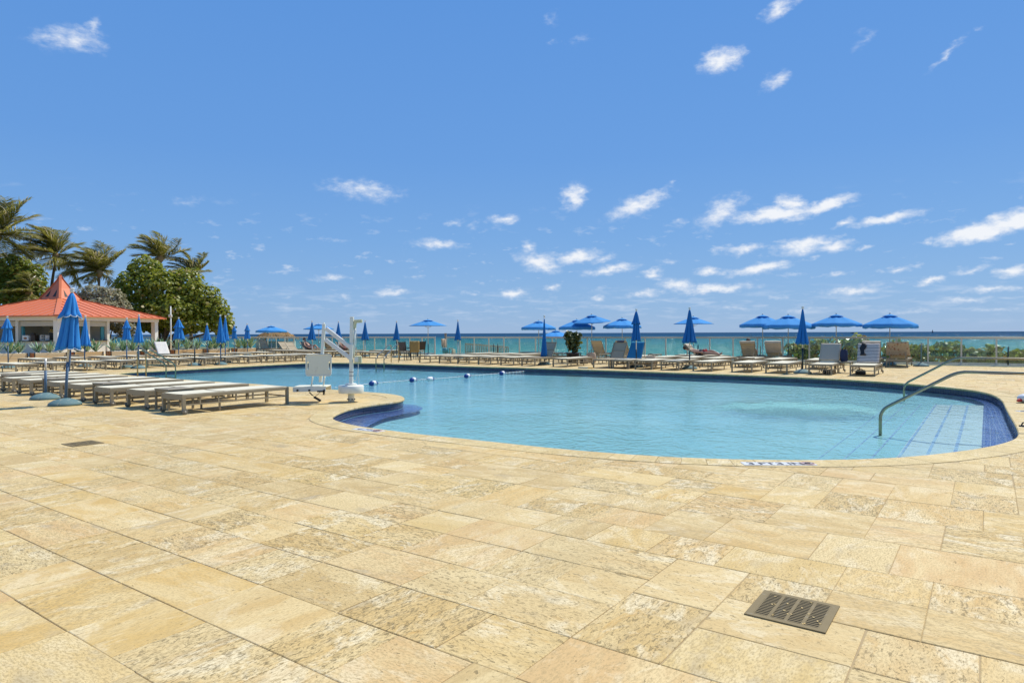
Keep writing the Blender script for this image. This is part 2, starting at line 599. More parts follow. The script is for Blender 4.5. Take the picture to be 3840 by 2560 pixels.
def stone_mat(name, tones, pits=1.0):
    t = NT(name)
    pos = t.node('ShaderNodeNewGeometry').outputs['Position']
    rnd = t.node('ShaderNodeAttribute', {'attribute_name': 'rnd'}).outputs['Fac']
    # paving axes: x' along the rows, y' across
    mp_ = t.node('ShaderNodeMapping', Vector=pos)
    mp_.inputs['Rotation'].default_value = (0, 0, -RZ2)
    sh = t.node('ShaderNodeVectorMath', {'operation': 'ADD'})
    t.l.new(mp_.outputs[0], sh.inputs[0])
    wv = t.node('ShaderNodeCombineXYZ', X=t.math('MULTIPLY', rnd, 37.0), Y=t.math('MULTIPLY', rnd, 91.0), Z=t.math('MULTIPLY', rnd, 53.0))
    t.l.new(wv.outputs[0], sh.inputs[1])
    # the bedding of a slab runs along or across the rows
    vr = t.node('ShaderNodeVectorRotate', {'rotation_type': 'Z_AXIS'}, Vector=sh.outputs[0], Angle=t.math('MULTIPLY', t.math('GREATER_THAN', t.math('FRACT', t.math('MULTIPLY', rnd, 41.9)), 0.45), 1.5708))
    vec = vr.outputs[0]

    def st(sx, sy):
        m = t.node('ShaderNodeMapping', Vector=vec)
        m.inputs['Scale'].default_value = (sx, sy, 1)
        return m.outputs[0]
    r2 = t.math('FRACT', t.math('MULTIPLY', rnd, 7.31))
    r3 = t.math('FRACT', t.math('MULTIPLY', rnd, 23.7))
    tone = t.ramp(rnd, [(i / (len(tones) - 1), c) for i, c in enumerate(tones)])
    # soft clouds and veins running along the bed
    cl = t.noise(st(1.6, 4.5), 1.0, 5, 0.62, 0.6).outputs['Fac']
    c = t.mix(t.step(cl, 0.36, 0.66, 0, 0.70), tone, (0.775, 0.61, 0.31))
    ve = t.noise(st(2.2, 9.0), 1.0, 4, 0.7, 1.2).outputs['Fac']
    c = t.mix(t.math('MULTIPLY', t.step(ve, 0.55, 0.68), t.math('MULTIPLY', r2, 0.75)), c, (0.57, 0.33, 0.085))
    gr = t.noise(st(3.0, 6.0), 1.0, 4, 0.6, 0.4).outputs['Fac']
    c = t.mix(t.math('MULTIPLY', t.step(gr, 0.55, 0.72), t.math('MULTIPLY', r3, 0.75)), c, (0.42, 0.35, 0.225))
    bl = t.noise(st(2.4, 4.0), 1.0, 5, 0.7, 0.8).outputs['Fac']
    c = t.mix(t.math('MULTIPLY', t.step(bl, 0.50, 0.64), t.math('ADD', 0.25, t.math('MULTIPLY', r2, 0.6))), c, (0.86, 0.745, 0.485))
    # fine granular speckle
    sp = t.noise(st(42, 95), 1.0, 4, 0.80).outputs['Fac']
    c = t.mix(t.step(sp, 0.44, 0.62, 0, t.math('ADD', 0.42, t.math('MULTIPLY', r3, 0.40))), c, (0.36, 0.26, 0.11))
    # pits: short slots along the bed, density differs from slab to slab
    p1 = t.noise(st(24, 54), 1.0, 4, 0.74, 0.9).outputs['Fac']
    thr = t.math('ADD', 0.607, t.math('MULTIPLY', t.math('SUBTRACT', 0.45, r2), 0.15 * pits))
    pit = t.step(p1, thr, t.math('ADD', thr, 0.02))
    p2 = t.noise(st(7, 17), 1.0, 2, 0.5, 0.9).outputs['Fac']
    thr2 = t.math('ADD', 0.70, t.math('MULTIPLY', r3, 0.10))
    pit2 = t.step(p2, thr2, t.math('ADD', thr2, 0.03))
    pit = t.math('MAXIMUM', pit, pit2)
    c = t.mix(t.math('MULTIPLY', pit, 0.66), c, (0.16, 0.115, 0.045))
    # large scale foot traffic and water staining across the whole terrace
    big = t.noise(pos, 0.35, 5, 0.6).outputs['Fac']
    c = t.mix(t.step(big, 0.42, 0.68, 0, 0.30), c, (0.50, 0.385, 0.19))
    h = t.math('SUBTRACT', t.math('MULTIPLY', sp, 0.25), pit)
    b = t.bsdf(Base_Color=c, Roughness=0.72, Normal=t.bump(h, 0.55, 0.004))
    b.inputs['Specular IOR Level'].default_value = 0.28
    return t.m


M = {}
M['paver'] = stone_mat('travertine', [(0.63, 0.405, 0.125), (0.655, 0.47, 0.180), (0.62, 0.415, 0.155), (0.735, 0.565, 0.275), (0.55, 0.39, 0.165), (0.66, 0.445, 0.160), (0.645, 0.425, 0.180), (0.71, 0.525, 0.22)])
M['coping'] = stone_mat('coping_stone', [(0.64, 0.475, 0.205), (0.67, 0.52, 0.24), (0.62, 0.46, 0.20)], 0.5)
M['grout'] = pm('joint_sand', (0.33, 0.245, 0.125), 0.95, 1.0, 3.5, bump=0.4)
M['frame'] = pm('taupe_powdercoat', (0.30, 0.25, 0.16), 0.5, 0.08, 3, bump=0.05)
M['sling'] = fabric('cream_sling_mesh', (0.83, 0.745, 0.565), 0.12, 0.05)
M['sling_tan'] = fabric('tan_sling_mesh', (0.56, 0.47, 0.32), 0.25)
M['wheel'] = pm('grey_wheel_plastic', (0.16, 0.145, 0.11), 0.6, 0.1)
M['hub'] = pm('wheel_hub', (0.42, 0.40, 0.34), 0.4, 0.05)
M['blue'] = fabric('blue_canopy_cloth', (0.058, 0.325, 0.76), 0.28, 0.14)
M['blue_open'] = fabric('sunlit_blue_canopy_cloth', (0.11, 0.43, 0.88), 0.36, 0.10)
M['blue_backlit'] = fabric('backlit_blue_canopy_cloth', (0.028, 0.205, 0.54), 0.24, 0.14)  # same canopy cloth, darkened in colour to stand for backlit shade
M['piping'] = pm('pale_piping', (0.55, 0.62, 0.68), 0.8, 0.05)
M['pole'] = pm('white_pole', (0.62, 0.60, 0.54), 0.35, 0.06, metal=0.2)
M['pole_blue'] = pm('blue_grey_pole', (0.07, 0.135, 0.215), 0.5, 0.2, dirt=(0.30, 0.30, 0.26), dirt_amt=0.15)
M['pole_dark'] = pm('dark_green_pole', (0.022, 0.040, 0.040), 0.5, 0.15)
M['base'] = pm('weathered_teal_concrete', (0.125, 0.215, 0.215), 0.8, 0.25, 6, dirt=(0.55, 0.47, 0.30), dirt_amt=0.38, bump=0.4)
M['finial'] = pm('white_finial', (0.72, 0.70, 0.64), 0.5, 0.05)
M['steel'] = pm('stainless_steel', (0.34, 0.30, 0.20), 0.26, 0.04, metal=1.0, bump=0.02)
M['white'] = pm('white_paint', (0.76, 0.745, 0.68), 0.5, 0.05, 2, dirt=(0.5, 0.44, 0.32), dirt_amt=0.12)
M['lift'] = pm('ivory_powdercoat', (0.82, 0.79, 0.68), 0.4, 0.05, 3, dirt=(0.48, 0.40, 0.25), dirt_amt=0.12)
M['lift_plastic'] = pm('yellowed_plastic', (0.84, 0.77, 0.58), 0.45, 0.06, 3, dirt=(0.42, 0.33, 0.18), dirt_amt=0.12)
M['box_plastic'] = pm('pale_yellow_plastic', (0.62, 0.60, 0.36), 0.5, 0.06)
M['black'] = pm('black_rubber', (0.018, 0.016, 0.014), 0.6, 0.1)
M['dark'] = pm('dark_brown', (0.045, 0.032, 0.02), 0.6, 0.15)
M['fence'] = pm('cream_aluminium', (0.60, 0.555, 0.45), 0.45, 0.05)
M['roof'] = pm('coral_standing_seam_metal', (0.69, 0.195, 0.075), 0.42, 0.07, 0.8, bump=0.03, dirt=(0.50, 0.16, 0.09), dirt_amt=0.12)
M['turq'] = pm('turquoise_paint', (0.06, 0.27, 0.32), 0.6, 0.1)
M['wall'] = pm('cream_render', (0.70, 0.66, 0.56), 0.8, 0.05, 2)
M['slat'] = pm('cream_shutter', (0.58, 0.53, 0.43), 0.6, 0.05)
M['rope'] = pm('white_rope', (0.78, 0.77, 0.72), 0.6, 0.04)
M['float_blue'] = pm('blue_float_plastic', (0.012, 0.05, 0.24), 0.35, 0.05)
M['bronze'] = pm('weathered_bronze', (0.215, 0.160, 0.072), 0.8, 0.2, 14, metal=0.0, bump=0.2, dirt=(0.30, 0.26, 0.18), dirt_amt=0.3)
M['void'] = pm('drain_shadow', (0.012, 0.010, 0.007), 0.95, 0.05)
M['plaque'] = pm('white_tile', (0.76, 0.75, 0.72), 0.3, 0.03)
M['ink'] = pm('black_lettering', (0.03, 0.03, 0.03), 0.6, 0.1)
M['redink'] = pm('faded_red_print', (0.58, 0.36, 0.33), 0.6, 0.1)
M['gravel'] = pm('white_gravel', (0.74, 0.73, 0.68), 0.9, 0.1, 30, bump=0.8)
M['soil'] = pm('dark_soil', (0.06, 0.045, 0.03), 0.95, 0.2)
M['red'] = pm('red_cloth', (0.45, 0.02, 0.02), 0.7, 0.1)
M['skin'] = pm('skin', (0.42, 0.235, 0.15), 0.55, 0.05)
M['hair'] = pm('brown_hair', (0.045, 0.026, 0.016), 0.6, 0.1)
M['hair_blond'] = pm('blond_hair', (0.36, 0.24, 0.10), 0.6, 0.1)
M['cloth_dark'] = pm('dark_swimwear', (0.03, 0.03, 0.045), 0.8, 0.1)
M['cloth_red'] = pm('red_patterned_swimwear', (0.42, 0.06, 0.08), 0.8, 0.3, 20)
M['towel_blue'] = fabric('blue_towel', (0.035, 0.235, 0.42), 0.1, 0.2)
M['towel_white'] = fabric('grey_white_towel', (0.56, 0.475, 0.355), 0.1, 0.1)
M['towel_tan'] = fabric('mustard_towel', (0.42, 0.29, 0.11), 0.1, 0.25)
M['towel_pale'] = fabric('pale_peach_towel', (0.55, 0.42, 0.30), 0.1, 0.15)
M['navy'] = fabric('navy_cloth', (0.035, 0.045, 0.09), 0.05, 0.2)
M['thatch'] = pm('dry_palm_thatch', (0.33, 0.205, 0.085), 0.95, 0.45, 12, bump=1.0, bscale=60)
M['sand'] = pm('beach_sand', (0.58, 0.49, 0.36), 0.95, 0.1, 0.5, bump=0.4, bscale=6)
M['lawn'] = pm('sandy_lawn', (0.20, 0.19, 0.09), 0.95, 0.25, 0.6, bump=0.4, bscale=8)
M['trunk'] = pm('grey_brown_bark', (0.16, 0.125, 0.09), 0.9, 0.25, 6, bump=0.6, bscale=14)
M['palm_trunk'] = pm('palm_bark', (0.19, 0.135, 0.085), 0.9, 0.25, 6, bump=0.8, bscale=12)
M['logo'] = pm('brown_print', (0.28, 0.12, 0.04), 0.6, 0.1)
M['yellow'] = pm('yellow_label', (0.62, 0.40, 0.08), 0.6, 0.1)
M['brown_glass'] = pm('brown_bottle_glass', (0.03, 0.018, 0.01), 0.15, 0.05)
M['stripe_tan'] = stripes('cream_black_stripes', (0.56, 0.48, 0.36), (0.05, 0.04, 0.035), 19, 2, 0.24)
M['stripe_bw'] = stripes('white_grey_stripes', (0.80, 0.71, 0.60), (0.10, 0.085, 0.09), 21, 2, 0.40)
M['stripe_thin'] = stripes('white_cloth_thin_marks', (0.80, 0.76, 0.68), (0.20, 0.17, 0.14), 16, 2, 0.13, 0.05)
M['stripe_bag'] = stripes('dark_cream_stripes', (0.50, 0.42, 0.30), (0.035, 0.03, 0.03), 16, 0, 0.5)


def wood_mat(name, col, col2):
    t = NT(name)
    oc = t.node('ShaderNodeTexCoord').outputs['Object']
    oi = t.node('ShaderNodeObjectInfo').outputs['Random']
    ad = t.node('ShaderNodeVectorMath', {'operation': 'ADD'})
    t.l.new(oc, ad.inputs[0])
    cb = t.node('ShaderNodeCombineXYZ', X=t.math('MULTIPLY', oi, 30.0), Y=t.math('MULTIPLY', oi, 50.0))
    t.l.new(cb.outputs[0], ad.inputs[1])
    m = t.node('ShaderNodeMapping', Vector=ad.outputs[0])
    m.inputs['Scale'].default_value = (1.2, 14, 14)
    g = t.noise(m.outputs[0], 1.0, 5, 0.6, 0.8).outputs['Fac']
    c = t.mix(t.math('ADD', t.math('MULTIPLY', t.math('SUBTRACT', g, 0.5), 1.6), t.math('ADD', 0.15, t.math('MULTIPLY', oi, 0.7)), True), col, col2)
    m2 = t.node('ShaderNodeMapping', Vector=ad.outputs[0])
    m2.inputs['Scale'].default_value = (2.6, 6, 6)
    k = t.noise(m2.outputs[0], 1.0, 2, 0.5).outputs['Fac']
    c = t.mix(t.step(k, 0.70, 0.76), c, (0.09, 0.04, 0.015))
    t.bsdf(Base_Color=c, Roughness=0.7, Normal=t.bump(g, 0.25, 0.004))
    return t.m


M['wood'] = wood_mat('planter_wood', (0.70, 0.43, 0.16), (0.66, 0.55, 0.36))
M['wood_end'] = wood_mat('planter_end_wood', (0.52, 0.215, 0.06), (0.56, 0.26, 0.08))
M['wood_grey'] = wood_mat('weathered_timber', (0.26, 0.20, 0.13), (0.33, 0.27, 0.19))


def leaf_mat(name, dark, lite, odd, trans=0.25, rough=0.45, odd_amt=0.08):
    t = NT(name)
    rnd = t.node('ShaderNodeAttribute', {'attribute_name': 'rnd'}).outputs['Fac']
    c = t.mix(rnd, dark, lite)
    r2 = t.math('FRACT', t.math('MULTIPLY', rnd, 17.3))
    c = t.mix(t.math('LESS_THAN', r2, odd_amt), c, odd)
    d = t.node('ShaderNodeBsdfPrincipled', Base_Color=c, Roughness=rough)
    tr = t.node('ShaderNodeBsdfTranslucent', Color=c)
    mx = t.node('ShaderNodeMixShader')
    mx.inputs[0].default_value = trans
    t.l.new(d.outputs[0], mx.inputs[1])
    t.l.new(tr.outputs[0], mx.inputs[2])
    t.l.new(mx.outputs[0], t.out.inputs[0])
    return t.m


M['grape'] = leaf_mat('sea_grape_leaf', (0.14, 0.18, 0.016), (0.43, 0.445, 0.05), (0.60, 0.50, 0.20), 0.5, 0.34, 0.06)
M['grape2'] = leaf_mat('sea_grape_shrub_leaf', (0.14, 0.19, 0.022), (0.36, 0.38, 0.06), (0.42, 0.22, 0.05), 0.48, 0.34, 0.07)
M['silver'] = leaf_mat('silver_buttonwood_leaf', (0.23, 0.22, 0.10), (0.44, 0.41, 0.25), (0.50, 0.46, 0.33), 0.35, 0.6, 0.15)
M['frond'] = leaf_mat('palm_leaflet', (0.15, 0.155, 0.02), (0.42, 0.38, 0.07), (0.62, 0.53, 0.32), 0.48, 0.32, 0.18)
M['pot_leaf'] = leaf_mat('potted_leaf', (0.045, 0.065, 0.010), (0.15, 0.155, 0.025), (0.25, 0.2, 0.03), 0.25, 0.4, 0.05)


def agave_mat():
    t = NT('variegated_blade')
    rnd = t.node('ShaderNodeAttribute', {'attribute_name': 'rnd'}).outputs['Fac']
    c = t.mix(t.step(rnd, 0.35, 0.65), (0.12, 0.30, 0.15), (0.66, 0.66, 0.42))
    t.bsdf(Base_Color=c, Roughness=0.5)
    return t.m


M['agave'] = agave_mat()


def tile_mat(name, c1, c2, grout, sx, sy, bump=0.5, along=True):
    """glazed mosaic: u along the wall / ledge and v across come from the mesh UVs in metres"""
    t = NT(name)
    uv = t.node('ShaderNodeUVMap').outputs[0]
    b = t.node('ShaderNodeTexBrick', {'offset': 0.0}, Vector=uv, Scale=1.0)
    b.inputs['Color1'].default_value = (*c1, 1)
    b.inputs['Color2'].default_value = (*c2, 1)
    b.inputs['Mortar'].default_value = (*grout, 1)
    b.inputs['Mortar Size'].default_value = 0.004
    b.inputs['Brick Width'].default_value = sx
    b.inputs['Row Height'].default_value = sy
    n = t.noise(t.node('ShaderNodeNewGeometry').outputs['Position'], 3.0, 4).outputs['Fac']
    c = t.mix(t.step(n, 0.4, 0.7, 0, 0.35), b.outputs['Color'], (0.10, 0.12, 0.16))
    t.bsdf(Base_Color=c, Roughness=0.18, Normal=t.bump(t.math('SUBTRACT', 1.0, b.outputs['Fac']), bump, 0.004))
    return t.m


M['tile'] = tile_mat('blue_waterline_tile', (0.010, 0.016, 0.050), (0.028, 0.045, 0.125), (0.16, 0.15, 0.15), 0.052, 0.052)
M['ledge'] = tile_mat('blue_ledge_tile', (0.075, 0.115, 0.40), (0.105, 0.15, 0.46), (0.40, 0.44, 0.58), 0.30, 0.075, 0.2)


def nosing_mat():
    t = NT('blue_step_nosing')
    pos = t.node('ShaderNodeNewGeometry').outputs['Position']
    n = t.noise(pos, 3.5, 5, 0.7, 1.5).outputs['Fac']
    c = t.mix(t.step(n, 0.36, 0.60), (0.15, 0.235, 0.49), (0.42, 0.57, 0.69))
    t.bsdf(Base_Color=c, Roughness=0.5)
    return t.m


M['nosing'] = nosing_mat()


def plaster_mat():
    t = NT('pool_plaster')
    pos = t.node('ShaderNodeNewGeometry').outputs['Position']
    n = t.noise(pos, 0.22, 4, 0.5).outputs['Fac']
    c = t.mix(t.step(n, 0.35, 0.7), (0.285, 0.545, 0.575), (0.375, 0.625, 0.63))
    # deep end at the left: bluer tint of deeper water painted into the plaster
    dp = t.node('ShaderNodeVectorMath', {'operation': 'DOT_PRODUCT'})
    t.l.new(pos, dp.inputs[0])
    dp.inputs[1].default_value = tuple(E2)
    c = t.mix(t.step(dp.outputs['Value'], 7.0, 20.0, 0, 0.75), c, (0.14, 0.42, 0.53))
    n2 = t.noise(pos, 1.7, 5, 0.65, 0.8).outputs['Fac']
    c = t.mix(t.step(n2, 0.5, 0.7, 0, 0.18), c, (0.52, 0.72, 0.68))
    t.bsdf(Base_Color=c, Roughness=0.8)
    return t.m


M['plaster'] = plaster_mat()
M['step'] = pm('pale_step_plaster', (0.60, 0.665, 0.64), 0.8, 0.06, 2)


def water_mat():
    t = NT('pool_water')
    pos = t.node('ShaderNodeNewGeometry').outputs['Position']
    m = t.node('ShaderNodeMapping', Vector=pos)
    m.inputs['Scale'].default_value = (1.0, 0.8, 1)
    n1 = t.noise(m.outputs[0], 3.2, 4, 0.6, 0.5).outputs['Fac']
    n2 = t.noise(m.outputs[0], 11.0, 3, 0.55, 0.3).outputs['Fac']
    calm = t.noise(pos, 0.16, 2, 0.5).outputs['Fac']
    # choppy patch where a return jet breaks the surface beside the steps
    vd = t.node('ShaderNodeVectorMath', {'operation': 'SUBTRACT'})
    t.l.new(pos, vd.inputs[0])
    jp = G(3010, 1530, -0.15)
    vd.inputs[1].default_value = tuple(jp)
    vs = t.node('ShaderNodeVectorMath', {'operation': 'MULTIPLY'})
    t.l.new(vd.outputs[0], vs.inputs[0])
    vs.inputs[1].default_value = (0.50, 0.60, 1)
    ln = t.node('ShaderNodeVectorMath', {'operation': 'LENGTH'})
    t.l.new(vs.outputs[0], ln.inputs[0])
    jet = t.step(t.math('ADD', ln.outputs['Value'], t.math('MULTIPLY', t.math('SUBTRACT', n1, 0.5), 1.4)), 1.0, 0.2)
    n3 = t.noise(pos, 20.0, 2, 0.5).outputs['Fac']
    amp = t.step(calm, 0.38, 0.62, 0.35, 1.0)
    h = t.math('ADD', t.math('MULTIPLY', t.math('ADD', t.math('MULTIPLY', n1, 1.0), t.math('MULTIPLY', n2, 0.50)), amp), t.math('MULTIPLY', t.math('MULTIPLY', n3, 2.6), jet))
    nb = t.bump(h, 0.7, 0.06)
    gl = t.node('ShaderNodeBsdfGlossy', Roughness=t.math('SUBTRACT', 0.06, t.math('MULTIPLY', jet, 0.03)), Normal=nb)
    gl.inputs['Color'].default_value = (0.9, 0.95, 1, 1)
    tr = t.node('ShaderNodeBsdfTransparent')
    tr.inputs['Color'].default_value = (0.80, 0.92, 0.925, 1)
    fr = t.node('ShaderNodeFresnel', IOR=1.33, Normal=nb)
    mx = t.node('ShaderNodeMixShader')
    t.l.new(t.math('MULTIPLY', fr.outputs[0], 0.85), mx.inputs[0])
    t.l.new(tr.outputs[0], mx.inputs[1])
    t.l.new(gl.outputs[0], mx.inputs[2])
    t.l.new(mx.outputs[0], t.out.inputs[0])
    return t.m


def sea_mat():
    t = NT('sea_water')
    pos = t.node('ShaderNodeNewGeometry').outputs['Position']
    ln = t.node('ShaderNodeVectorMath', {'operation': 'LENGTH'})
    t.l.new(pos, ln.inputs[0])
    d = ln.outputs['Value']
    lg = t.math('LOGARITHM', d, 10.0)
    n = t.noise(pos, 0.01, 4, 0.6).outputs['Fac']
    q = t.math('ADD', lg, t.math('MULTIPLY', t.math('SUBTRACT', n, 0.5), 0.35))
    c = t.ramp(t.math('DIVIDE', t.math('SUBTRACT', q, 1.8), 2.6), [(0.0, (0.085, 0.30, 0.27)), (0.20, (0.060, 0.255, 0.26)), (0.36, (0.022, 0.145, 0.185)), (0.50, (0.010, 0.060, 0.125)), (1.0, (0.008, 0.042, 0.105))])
    m = t.node('ShaderNodeMapping', Vector=pos)
    m.inputs['Rotation'].default_value = (0, 0, -RZ2)
    m.inputs['Scale'].default_value = (0.35, 1.0, 1)
    w1 = t.noise(m.outputs[0], 0.30, 6, 0.62, 0.4).outputs['Fac']
    w2 = t.noise(m.outputs[0], 1.6, 5, 0.65, 0.3).outputs['Fac']
    foam = t.step(t.math('ADD', t.math('MULTIPLY', w1, 0.7), t.math('MULTIPLY', w2, 0.3)), 0.655, 0.70)
    c = t.mix(t.math('MULTIPLY', foam, 0.55), c, (0.62, 0.70, 0.70))
    h = t.math('ADD', w1, t.math('MULTIPLY', w2, 0.35))
    nb = t.bump(h, 0.9, 1.6)
    df = t.node('ShaderNodeBsdfDiffuse', Color=c, Normal=nb)
    gl = t.node('ShaderNodeBsdfGlossy', Roughness=0.12, Normal=nb)
    mx = t.node('ShaderNodeMixShader')
    mx.inputs[0].default_value = 0.10
    t.l.new(df.outputs[0], mx.inputs[1])
    t.l.new(gl.outputs[0], mx.inputs[2])
    t.l.new(mx.outputs[0], t.out.inputs[0])
    return t.m


def glass_mat():
    t = NT('fence_glass')
    gl = t.node('ShaderNodeBsdfGlossy', Roughness=0.03)
    gl.inputs['Color'].default_value = (0.9, 1, 1, 1)
    tr = t.node('ShaderNodeBsdfTransparent')
    tr.inputs['Color'].default_value = (0.86, 0.95, 0.93, 1)
    mx = t.node('ShaderNodeMixShader')
    mx.inputs[0].default_value = 0.05
    t.l.new(tr.outputs[0], mx.inputs[1])
    t.l.new(gl.outputs[0], mx.inputs[2])
    df = t.node('ShaderNodeBsdfDiffuse')
    df.inputs['Color'].default_value = (0.62, 0.66, 0.62, 1)
    n = t.noise(t.node('ShaderNodeNewGeometry').outputs['Position'], 1.3, 5, 0.7).outputs['Fac']
    m2 = t.node('ShaderNodeMixShader')
    t.l.new(t.step(n, 0.45, 0.75, 0.01, 0.09), m2.inputs[0])
    t.l.new(mx.outputs[0], m2.inputs[1])
    t.l.new(df.outputs[0], m2.inputs[2])
    t.l.new(m2.outputs[0], t.out.inputs[0])
    return t.m


M['water'] = water_mat()
M['sea'] = sea_mat()
M['glass'] = glass_mat()

# ================================================================== LARGE STRUCTURE
# ---- sea and beach
FENCE_V = 33.2
SEA_Z = -4.2
mb = MB()
pts = []
ring = [45, 60, 80, 110, 160, 260, 450, 900, 2000, 5000, 12000, 30000, 70000]
NA = 48
for r in ring:
    for k in range(NA + 1):
        a = R(-75 + 150 * k / NA)
        pts.append((r * math.sin(a), r * math.cos(a), SEA_Z))
mb.grid(pts, NA + 1, len(ring), smooth=False)
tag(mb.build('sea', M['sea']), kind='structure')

mb = MB()
bp = []
for j, v in enumerate((33.35, 40, 55, 75, 95)):
    for i in range(21):
        w = -60 + i * 10
        z = (-0.9, -2.2, -3.4, -3.95, -4.6)[j] + mnoise.noise(Vector((v * 0.2, w * 0.1, 0))) * 0.15
        bp.append(P(v, w, z))
mb.grid(bp, 21, 5)
tag(mb.build('beach_sand', M['sand']), kind='structure')

mb = MB()
bp = []
for j in range(12):
    for i in range(12):
        v, w = -25 + 76 * j / 11, 52 + 90 * i / 11
        z = -0.12 + mnoise.noise(Vector((v * 0.08, w * 0.08, 3))) * 0.08
        if j == 11:
            z = -3.6
        bp.append(P(v, w, z))
mb.grid(bp, 12, 12)
tag(mb.build('lawn', M['lawn']), kind='structure')

# ---- pool outline (top inner edge of the coping), traced from the photograph onto the terrace plane
POOL_PX = [
    (1240, 1564.5), (1248, 1573.5), (1279, 1584), (1330, 1596), (1380, 1604), (1457, 1614), (1559, 1627), (1700, 1641.5), (1892, 1662), (2045, 1678),
    (2198, 1692), (2380, 1706), (2600, 1718), (2863, 1725), (3127, 1725), (3391, 1715), (3560, 1698), (3652, 1686), (3713, 1675), (3759, 1665), (3799, 1652), (3817, 1642),
    (3825.5, 1632), (3826, 1621), (3817, 1598), (3799, 1567), (3778, 1530), (3763, 1502), (3746, 1489), (3712, 1474.5), (3640, 1461), (3549, 1451), (3391, 1437), (3180, 1423),
    (2916, 1410.5), (2600, 1399), (2206, 1385.5), (1992, 1379.5), (1686, 1371), (1436, 1363), (1248, 1360), (1141, 1361), (1034, 1366), (900, 1373), (822, 1377), (665, 1386), (560, 1391.5),
    (480, 1396), (440, 1400), (470, 1405), (530, 1411), (669, 1422), (960, 1440), (1034, 1445.5), (1100, 1451.5), (1221, 1459), (1366, 1469), (1457, 1476.5), (1498, 1483.5), (1513, 1491),
    (1507, 1499), (1482, 1505), (1431, 1511.5), (1355, 1522), (1304, 1533), (1266, 1547), (1247, 1556.5),
]
ctrl = [G(*p).to_2d() for p in POOL_PX]


def catmull(pts, step):
    res = []
    n = len(pts)
    for i in range(n):
        p0, p1, p2, p3 = pts[i - 1], pts[i], pts[(i + 1) % n], pts[(i + 2) % n]
        k = max(2, int((p2 - p1).length / step))
        t0 = 0.0
        t1 = t0 + max(1e-4, (p1 - p0).length) ** 0.5
        t2 = t1 + max(1e-4, (p2 - p1).length) ** 0.5
        t3 = t2 + max(1e-4, (p3 - p2).length) ** 0.5
        for j in range(k):
            t = t1 + (t2 - t1) * j / k
            a1 = p0 * ((t1 - t) / (t1 - t0)) + p1 * ((t - t0) / (t1 - t0))
            a2 = p1 * ((t2 - t) / (t2 - t1)) + p2 * ((t - t1) / (t2 - t1))
            a3 = p2 * ((t3 - t) / (t3 - t2)) + p3 * ((t - t2) / (t3 - t2))
            b1 = a1 * ((t2 - t) / (t2 - t0)) + a2 * ((t - t0) / (t2 - t0))
            b2 = a2 * ((t3 - t) / (t3 - t1)) + a3 * ((t - t1) / (t3 - t1))
            res.append(b1 * ((t2 - t) / (t2 - t1)) + b2 * ((t - t1) / (t2 - t1)))
    return res


def resample(pts, step):
    q = pts + [pts[0]]
    cum = [0.0]
    for a, b in zip(q, q[1:]):
        cum.append(cum[-1] + (b - a).length)
    L = cum[-1]
    n = int(round(L / step))
    res, j = [], 0
    for i in range(n):
        s = L * i / n
        while cum[j + 1] < s:
            j += 1
        f = (s - cum[j]) / max(1e-9, cum[j + 1] - cum[j])
        res.append(q[j].lerp(q[j + 1], f))
    return res, L


POOL, POOL_L = resample(catmull(ctrl, 0.15), 0.10)
area = sum(a.x * b.y - b.x * a.y for a, b in zip(POOL, POOL[1:] + POOL[:1])) / 2
if area < 0:
    POOL.reverse()
NP = len(POOL)
for _ in range(3):      # relax traced wobble
    POOL = [POOL[i] * 0.5 + (POOL[i - 1] + POOL[(i + 1) % NP]) * 0.25 for i in range(NP)]
NORM = []               # pointing into the water
for i in range(NP):
    t = (POOL[(i + 2) % NP] - POOL[i - 2]).normalized()
    NORM.append(Vector((-t.y, t.x)))
PA = np.array([(p.x, p.y) for p in POOL])
NAm = np.array([(n.x, n.y) for n in NORM])


def near_pool(x, y):
    """signed distance to the pool edge (positive on the terrace) and index of the nearest edge sample"""
    d = PA - np.array((x, y))
    q = (d * d).sum(1)
    i = int(q.argmin())
    s = -((np.array((x, y)) - PA[i]) * NAm[i]).sum()
    return math.copysign(math.sqrt(q[i]), s), i


def poly_fill(name, outer, holes, z, mat, kind=None, parent=None):
    bm = bmesh.new()
    es = []
    for loop in [outer] + holes:
        vs = [bm.verts.new((p[0], p[1], z)) for p in loop]
        for a, b in zip(vs, vs[1:] + vs[:1]):
            es.append(bm.edges.new((a, b)))
    bmesh.ops.triangle_fill(bm, use_beauty=True, use_dissolve=False, edges=es, normal=(0, 0, 1))
    for f in bm.faces:
        if f.normal.z < 0:
            f.normal_flip()
    me = bpy.data.meshes.new(name)
    bm.to_mesh(me)
    bm.free()
    me.materials.append(mat)
    o = link(name, me, parent)
    if kind:
        tag(o, kind=kind)
    return o


def off(i, d):
    return POOL[i % NP] + NORM[i % NP] * d


# ---- terrace: bed with the pool opening; slabs lie on it
hole = [(POOL[i] - NORM[i] * 0.10)[:] for i in range(0, NP, 2)]
deck = poly_fill('terrace', [P(-9, -34)[:2], P(FENCE_V + 0.1, -34)[:2], P(FENCE_V + 0.1, 56)[:2], P(-9, 56)[:2]], [hole], -0.0045, M['grout'], 'structure')

rr = random.Random(11)
